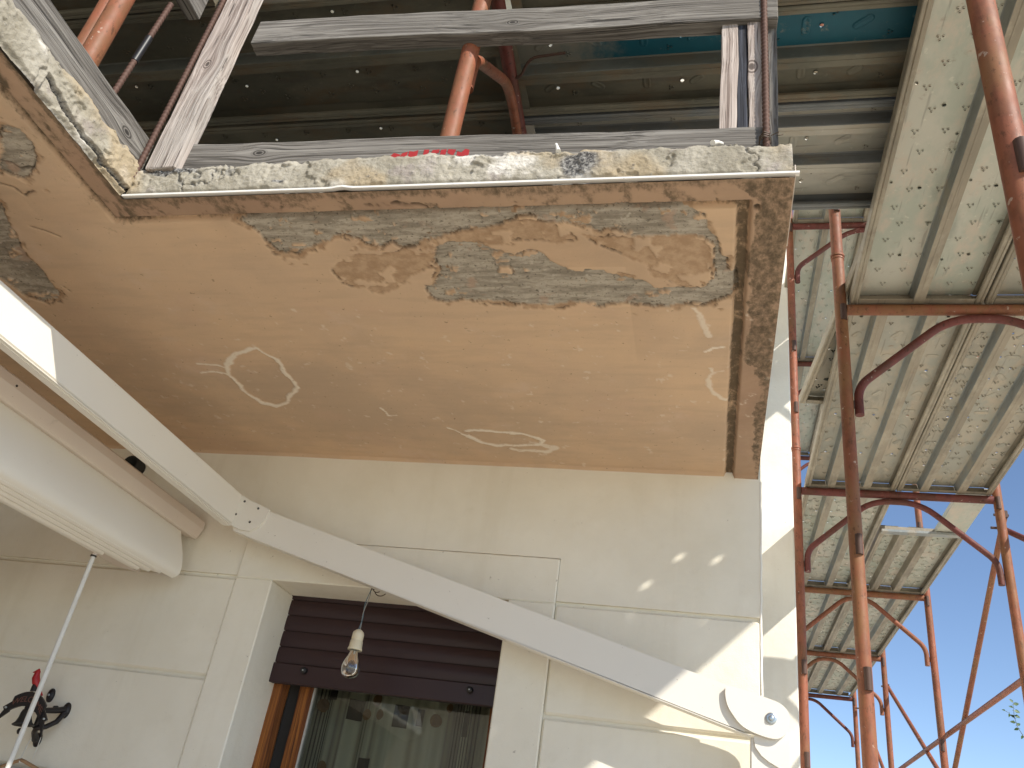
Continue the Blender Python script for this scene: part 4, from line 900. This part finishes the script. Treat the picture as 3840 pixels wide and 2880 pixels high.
# --- steel planks.  local: length +Y, width +X from the left edge, underside at z = 0
DEP = .048
MESHES = {}
EXTRA = dict(treo=[(.076, .642, .0135), (.212, .66, .0135), (.083, .548, .0135), (.212, .535, .0135)])
def plank_meshes(key, w, Ln, ribs, kind):
    """returns list of (part name, mesh) for one kind of plank; meshes are shared by the copies"""
    k = (key, round(w, 3), round(Ln, 3))
    if k in MESHES: return MESHES[k]
    rnd = random.Random(hash(key) % 1000 + 3 if False else len(MESHES) + 3)
    out = []
    fl, rw = .034, .030
    edges = [fl] + [e for r_ in ribs for e in (r_ - rw, r_ + rw)] + [w - fl]
    pans = [(edges[i], edges[i + 1]) for i in range(0, len(edges), 2)]
    for (x0, x1) in pans:
        b = MB(); cs = .030; nx = max(2, int(round((x1 - x0) / cs))); ny = int(round(Ln / cs)); dx = (x1 - x0) / nx; dy = Ln / ny
        holes = set()
        if kind == 'trefoil':
            for j in range(3, ny - 1, 7): holes.add((0 if (j // 7) % 2 else nx - 1, j, .0048))
            for j in range(3, ny, 12): holes.add((nx // 2, j, .0065))
        elif kind == 'pin':
            for j in range(2, ny - 1, 3):
                holes.add(((j // 3 * 2) % nx, j, .0055 if j % 2 else .007))
                if j % 2: holes.add(((j // 3 * 2 + 3) % nx, j, .0045))
        elif kind == 'slot':
            for j in range(4, ny - 1, 14): holes.add((nx // 2, j, .007))
        else:
            for j in (11, 26, 41): holes.add((nx // 2 + j % 2, j, .006))
        for hx_, hy_, hr_ in EXTRA.get(key, ()):
            if x0 <= hx_ < x1: holes.add((int((hx_ - x0) / dx), int(hy_ / dy), hr_))
        hs = {(a, c): r_ for a, c, r_ in holes}
        zf = lambda x, y: DEP
        for j in range(ny):
            i = 0
            while i < nx:
                xa, ya = x0 + i * dx, j * dy
                if (i, j) in hs:
                    r_ = hs[(i, j)]; cx, cyy = xa + dx / 2, ya + dy / 2
                    sq = [(xa, ya), (cx, ya), (xa + dx, ya), (xa + dx, cyy), (xa + dx, ya + dy), (cx, ya + dy), (xa, ya + dy), (xa, cyy)]
                    oc = [(cx + r_ * math.cos(-2.356 + .7854 * q), cyy + r_ * math.sin(-2.356 + .7854 * q)) for q in range(8)]
                    vs = [(x, y, zf(x, y)) for x, y in sq] + [(x, y, zf(x, y)) for x, y in oc] + [(x, y, zf(x, y) - .004) for x, y in oc]
                    b.add(vs, [(q, (q + 1) % 8, 8 + (q + 1) % 8, 8 + q) for q in range(8)] + [(8 + q, 8 + (q + 1) % 8, 16 + (q + 1) % 8, 16 + q) for q in range(8)])
                else:
                    b.add([(x, y, zf(x, y)) for x, y in ((xa, ya), (xa + dx, ya), (xa + dx, ya + dy), (xa, ya + dy))], [(0, 1, 2, 3)])
                i += 1
        out.append(('deck_panel', b.mesh('deck_panel', None)))
        b = MB(); hb = MB(); W_ = x1 - x0
        def dim(cx, cyy, r_, z):
            vs = [(cx + r_ * math.cos(q * 1.0472), cyy + r_ * math.sin(q * 1.0472), z) for q in range(6)] + [(cx + r_ * .55 * math.cos(q * 1.0472), cyy + r_ * .55 * math.sin(q * 1.0472), z - .003) for q in range(6)]
            b.add(vs, [(q, (q + 1) % 6, 6 + (q + 1) % 6, 6 + q) for q in range(6)])
            hb.add([(cx + r_ * .55 * math.cos(q * 1.0472), cyy + r_ * .55 * math.sin(q * 1.0472), z - .0022) for q in range(6)], [tuple(range(6))])  # flat dark disc painted as the shade inside the dimple
        if kind in ('trefoil', 'pin', 'tread'):
            y = .05; q = 0; st = .088 if kind != 'pin' else .12
            while y < Ln - .05:
                for cx in ((x0 + W_ * .25, x0 + W_ * .72) if q % 2 == 0 else (x0 + W_ * .42, x0 + W_ * .92)):
                    for a in (90, 210, 330): dim(min(cx, x1 - .014) + .0085 * math.cos(R(a)), y + .0085 * math.sin(R(a)), .0046, DEP - .0015)
                y += st; q += 1
        if kind == 'slot' or kind == 'pin':
            y = .11; q = 0
            while y < Ln - .1:
                an = [R(55), R(-55), R(0)][q % 3]; Ls = min(.05, W_ * .3); cx = x0 + W_ * .5; ca, sa = math.cos(an), math.sin(an)
                ring = [];  
                for s_, rr, zz in ((0, .0135, DEP - .001), (1, .0095, DEP - .0036), (2, .005, DEP - .0015)):
                    vs = []
                    for e in (1, -1):
                        for kk in range(5):
                            th = (-math.pi / 2 + math.pi * kk / 4) + (0 if e == 1 else math.pi)
                            lx, ly = e * Ls * .5 + rr * math.cos(th), rr * math.sin(th); vs.append((cx + lx * ca - ly * sa, y + lx * sa + ly * ca, zz))
                    ring.append(vs)
                n = 10; vs = sum(ring, []); b.add(vs, [(s_ * n + kk, s_ * n + (kk + 1) % n, (s_ + 1) * n + (kk + 1) % n, (s_ + 1) * n + kk) for s_ in range(2) for kk in range(n)] + [tuple(range(2 * n, 3 * n))], True)
                for a in (90, 210, 330): dim(cx + .055 * (1 if q % 2 else -1) * (W_ / .19) + .0065 * math.cos(R(a)), y + .08 + .0065 * math.sin(R(a)), .0045, DEP - .0015)
                y += .165; q += 1
        if b.v: out.append(('tread_emboss', b.mesh('tread_emboss', None)))
        if hb.v: out.append(('tread_dark_disc', hb.mesh('tread_dark_disc', None)))
    for r_ in ribs:
        b = MB(); pr = [(r_ - rw - .004, DEP + .0015), (r_ - rw * .95, DEP - .004), (r_ - rw * .72, .004), (r_ - rw * .66, .0015), (r_ + rw * .66, .0015), (r_ + rw * .72, .004), (r_ + rw * .95, DEP - .004), (r_ + rw + .004, DEP + .0015)]
        b.strip([(x, .004, z) for x, z in pr], [(x, Ln - .004, z) for x, z in pr], False); out.append(('rib', b.mesh('rib', None)))
        b = MB(); b.box(r_ - rw * .68, r_ + rw * .68, .004, Ln - .004, 0, .001); b.box(r_ - .004, r_ + .004, .006, Ln - .006, -.0012, -.0002); out.append(('rib_cap', b.mesh('rib_cap', None)))
    for s in (0, 1):
        X_ = (lambda x: x) if s == 0 else (lambda x: w - x)
        pr = [(fl + .004, DEP + .0015), (.004, DEP + .002), (.0, DEP - .004), (.0, .004), (.003, 0), (.010, 0), (.013, .003), (.016, .0005), (.026, 0), (.030, .004), (.030, .013), (.0275, .013), (.026, .006), (.004, .006), (.004, DEP - .004), (fl - .002, DEP - .002)]
        b = MB(); b.strip([(X_(x), 0, z) for x, z in pr], [(X_(x), Ln, z) for x, z in pr], False); out.append(('side_flange', b.mesh('side_flange', None)))
    for y_ in (0.0, Ln - .003):
        b = MB(); yy = y_ if y_ == 0 else y_
        b.box(fl - .002, w - fl + .002, yy, yy + .003, .004, DEP - .004); b.box(fl - .002, w - fl + .002, yy + (.003 if y_ == 0 else -.03), yy + (.033 if y_ == 0 else 0), .0035, .006)
        out.append(('end_plate', b.mesh('end_plate', None)))
    MESHES[k] = out
    return out
def plank(x, y, z, w, Ln, ribs, kind, key, label, group, rotz=0.0, mats=None, tilt=0.0):
    o = thing('scaffold_plank', (x, y, z), label, 'scaffold plank', group); o.rotation_euler = (tilt, 0, rotz)
    mt = dict(deck_panel='sheet', tread_emboss='sheet', rib='rib', rib_cap='flange', side_flange='flange', end_plate='flange', tread_dark_disc='dim')
    if mats: mt.update(mats)
    npan = 0
    for nm, me in plank_meshes(key, w, Ln, ribs, kind):
        m_ = mt[nm]
        if nm == 'deck_panel':
            npan += 1
        if isinstance(m_, tuple): m_ = m_[min(npan - 1, len(m_) - 1)]
        c = link(nm, me, o)
        if not me.materials: me.materials.append(M[m_])
        for sl_ in c.material_slots: sl_.link = 'OBJECT'; sl_.material = M[m_]
        if nm in ('tread_emboss', 'tread_dark_disc'): c['kind'] = 'stuff'
    return o
GP = 'galvanised planks of the side walkway'
Wd = .488
def bay(i): return FY[i] + .004, FY[i + 1] - FY[i] - .008
y, Ln = bay(0)
plank(.517, y, ZP, Wd, Ln, [.254], 'trefoil', 'tre', 'inner perforated plank of the nearest bay, long trefoil punched sheet right of the balcony', GP)
plank(1.012, y, ZP, Wd, Ln, [.254], 'trefoil', 'treo', 'outer perforated plank of the nearest bay in the top right corner', GP, mats=dict(deck_panel='sheet2', tread_emboss='sheet2'))
y, Ln = bay(1)
plank(.512, y, ZP, Wd, Ln, [.14, .33], 'slot', 'slo', 'inner slotted plank of the second bay right behind the rusty post', GP, mats=dict(deck_panel='sheet2', tread_emboss='sheet2'))
plank(1.004, y, ZP, Wd, Ln, [.14, .33], 'pin', 'pin', 'outer plank of the second bay full of bright pinholes', GP, mats=dict(deck_panel='sheet2', tread_emboss='sheet2'))
y, Ln = bay(2)
plank(.515, y, ZP, Wd, Ln, [.15, .33], 'pin', 'pin', 'inner plank beside the sky filled hatch opening', GP)
h0 = y + .62
plank(1.018, h0, ZP, Wd, y + Ln - h0, [.14, .29], 'pin', 'pinh', 'short outer plank ending in a pale crossbar below the hatch opening', GP, mats=dict(rib='flange'))
o = thing('hatch_side_rail', (1.33, y, ZP), 'pale sheet strip along the outer side of the hatch opening', 'hatch rail')
b = MB(); b.box(1.335, 1.50, y, h0 - .002, ZP + .01, ZP + .046, .003); part('strip', b, M['sheet'], o)
b = MB(); b.box(1.02, 1.50, h0 - .05, h0 - .003, ZP - .012, ZP + .006, .002); part('crossbar', b, M['rib'], o)
for i, nm in ((3, 'fourth'), (4, 'farthest')):
    y, Ln = bay(i)
    plank(.515 + .06, y, ZP, Wd - .03, Ln, [.14, .32], 'pin', 'pinf', 'inner ribbed plank of the %s bay' % nm + (' between the last two frames' if i == 4 else ' seen between the two red posts'), GP)
    plank(1.03, y, ZP, Wd - .02, Ln, [.14, .33], 'pin', 'pino', 'outer ribbed plank of the %s bay against the blue sky' % nm, GP)
# skewed loose plank lying over the first two bays
plank(.571, 2.30, ZP + .056, .47, 1.60, [.235], 'pin', 'loose', 'loose plank with a pale edge lying skewed across the second bay by the wall', GP, rotz=R(6.0), mats=dict(deck_panel='sheet2', rib='sheet2', tread_emboss='dim'))
GU = 'perforated planks of the upper lift'
for i, lb in ((1, 'upper perforated plank seen above the slim post transom'), (2, 'upper trefoil plank hanging over the gap beside the rear wall'), (3, 'upper plank farthest back in the gap beside the rear wall')):
    y, Ln = bay(i); plank(.49, y, 4.1735, Wd, Ln, [.225], 'trefoil', 'treu', lb, GU)
for i, lb in ((1, 'outer upper plank over the second bay'), (2, 'outer upper plank over the hatch bay')):
    y, Ln = bay(i); plank(1.03, y, 4.1735, Wd, Ln, [.225], 'trefoil', 'treu', lb, GU)
# --- walkway above the balcony, planks lying left to right
ZX = 2.318
GB = 'steel planks over the balcony'
fb = make_frame('scaffold_portal', 0, 0, 1.05, -.86, .16, 0, 'dark red scaffold frame standing on the balcony behind the railing', 'red scaffold frames on the balcony', mats=('tube', 'tube', 'tube_dark', 'tube'))
fb.location = (-.672, 1.455, 2.296 - .86); fb.rotation_euler = (0, 0, R(93.0))
b = MB(); b.tube([(-.672, 1.455, 2.44), (-.672, 1.455, 3.6)], PR, 16); b.tube([(-.672, 1.455, 2.445), (-.672, 1.455, 2.47)], PR + .003, 16)
single('scaffold_post', b, M['tube'], (-.672, 1.455, 2.44), 'red post rising from the balcony frame past the top board', 'scaffold post')
b = MB(); b.tube([(-1.545, 1.165, 1.44), (-1.545, 1.165, 2.6), (-1.545, 1.165, 3.8)], .0262, 16)
single('scaffold_post', b, M['tube'], (-1.545, 1.165, 1.44), 'thick orange red post at the top left behind the wing board', 'scaffold post')
b = MB(); b.tube(arc([(-1.617, 1.19, 1.44), (-1.617, 1.19, 1.86), (-1.64, 1.20, 2.10), (-1.80, 1.25, 2.35)], 5, .10), .0225, 14)
single('bent_tube', b, M['tube'], (-1.617, 1.19, 1.44), 'bent red tube beside the post at the top left', 'tube')
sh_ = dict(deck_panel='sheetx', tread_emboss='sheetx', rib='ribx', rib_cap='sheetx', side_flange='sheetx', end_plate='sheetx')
def xplank(xa, ytop, w, Ln, ribs, kind, key, lb, mats=None):
    plank(xa, ytop, ZX, w, Ln, ribs, kind, key, lb, GB, rotz=R(-90), mats=mats or sh_)
# local x=0 edge is the far (wall side) edge after the turn
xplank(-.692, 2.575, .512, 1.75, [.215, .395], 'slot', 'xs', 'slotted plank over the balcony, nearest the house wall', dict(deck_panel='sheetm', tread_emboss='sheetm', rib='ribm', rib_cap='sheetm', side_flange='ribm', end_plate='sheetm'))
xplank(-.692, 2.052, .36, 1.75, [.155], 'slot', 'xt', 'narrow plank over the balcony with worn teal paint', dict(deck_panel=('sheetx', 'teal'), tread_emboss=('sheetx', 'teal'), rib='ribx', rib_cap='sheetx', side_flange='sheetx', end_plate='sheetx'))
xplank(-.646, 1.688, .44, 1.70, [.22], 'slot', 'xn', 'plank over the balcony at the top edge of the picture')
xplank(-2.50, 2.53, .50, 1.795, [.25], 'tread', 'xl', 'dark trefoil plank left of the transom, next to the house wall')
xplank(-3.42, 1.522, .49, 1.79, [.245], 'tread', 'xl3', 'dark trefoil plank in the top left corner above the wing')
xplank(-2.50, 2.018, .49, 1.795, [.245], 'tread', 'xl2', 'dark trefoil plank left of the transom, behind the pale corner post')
# hook rod on the dark transom
b = MB(); b.tube(arc([(-.72, 1.86, 2.29), (-.66, 1.86, 2.285), (-.62, 1.80, 2.31), (-.50, 1.79, 2.31)], 4, .03), .005, 8)
single('hook_rod', b, M['lug'], (-.66, 1.86, 2.29), 'thin bent steel hook beside the dark transom over the balcony', 'hook')

# --- rails and diagonal braces on the outer side
GD = 'thin red brace tubes on the outer side'
def brace(p0, p1, lb, mt='tube', r=.0165):
    p0, p1 = Vector(p0), Vector(p1); o = thing('brace_tube', p0, lb, 'brace', GD)
    b = MB(); n = 8; b.tube([p0.lerp(p1, k / n) for k in range(n + 1)], r, 12); part('tube', b, M[mt], o)
    for p, q in ((p0, p1), (p1, p0)):
        dv = (q - p).normalized() * .03
        b = MB(); b.tube([p - Vector((.055, 0, 0)), p + Vector((.02, 0, 0))], .008, 8); b.box(p.x - .012, p.x + .012, p.y - .022, p.y + .022, p.z - .022, p.z + .022, .004); part('coupler', b, M['lug'], o)
XO = 1.572
brace((XO, 4.86, 2.10), (XO, 6.55, .985), 'diagonal brace dropping from the right frame post towards the bottom edge', 'tube_rust')
brace((XO, 4.70, 1.235), (XO, 8.45, 1.225), 'long level guard tube crossing the sky at the lower right', 'tube')
brace((XO, 8.55, 1.95), (XO, 6.65, .87), 'diagonal brace in front of the far frames, falling to the lower right', 'tube')
brace((XO, 4.94, 2.055), (XO, 3.2, 1.05), 'short visible brace end running off the right edge', 'tube_dark')
brace((XO, 10.1, 2.05), (XO, 8.45, .9), 'diagonal brace between the two farthest frames', 'tube')
b = MB(); b.tube([(.30, 5.42, .565), (.62, 5.42, .575)], .012, 10)
single('white_pipe', b, M['drip'], (.45, 5.42, .57), 'short white pipe sticking out beside the rear wall', 'pipe')

# ------------------------------------------------------------------ climbing twig at the right edge
tw = thing('leafy_twig', (1.80, 5.83, 1.09), 'thin twig with small green leaves against the sky at the right edge', 'twig')
st = [Vector(p) for p in ((2.9, 6.1, -1.6), (2.5, 6.0, .3), (2.05, 5.88, .98), (1.84, 5.82, 1.085), (1.790, 5.80, 1.115), (1.752, 5.76, 1.16), (1.732, 5.72, 1.21), (1.728, 5.70, 1.25), (1.731, 5.70, 1.283))]
b = MB(); b.tube(st, .002, 6, radii=[.012, .008, .004, .0022, .0018, .0016, .0014, .0011, .0007]); part('stem', b, M['stem'], tw)
b = MB(); b.tube([(1.737, 5.73, 1.195), (1.700, 5.71, 1.222), (1.683, 5.70, 1.228)], .0011, 5); part('side_shoot', b, M['stem'], tw)
def leaf(base, d, L_, w):
    base, d = Vector(base), Vector(d).normalized(); s = d.cross(Vector((.25, -.9, .3))).normalized(); u = s.cross(d)
    vs = [base, base + d * L_ * .35 + s * w + u * .003, base + d * L_ * .75 + s * w * .6, base + d * L_ - u * .004, base + d * L_ * .75 - s * w * .6, base + d * L_ * .35 - s * w + u * .003, base + d * L_ * .5 - u * .003]
    b = MB(); b.add([tuple(v) for v in vs], [(0, 1, 6), (1, 2, 6), (2, 3, 6), (3, 4, 6), (4, 5, 6), (5, 0, 6)], True)
    b.tube([base - d * .008, base], .0008, 4); part('leaf', b, M['leafg'], tw)
for base, d, L_, w in (((1.731, 5.70, 1.278), (-.5, 0, .6), .030, .009), ((1.730, 5.70, 1.268), (.8, 0, .25), .034, .011), ((1.728, 5.70, 1.250), (-.8, 0, .3), .026, .008), ((1.729, 5.705, 1.235), (.9, 0, -.15), .036, .012), ((1.732, 5.72, 1.212), (.9, -.1, -.3), .034, .011),
                       ((1.735, 5.725, 1.20), (-.7, 0, .5), .028, .010), ((1.683, 5.70, 1.228), (-1, 0, .35), .020, .006), ((1.705, 5.71, 1.218), (-.2, 0, -1), .022, .007), ((1.745, 5.75, 1.178), (-.95, 0, .1), .032, .010), ((1.750, 5.76, 1.165), (.8, 0, .5), .026, .009), ((1.762, 5.77, 1.15), (-.9, 0, -.3), .028, .009), ((1.785, 5.795, 1.12), (-.4, 0, -.9), .024, .008)):
    leaf(base, d, L_, w)
bpy.context.view_layer.update()
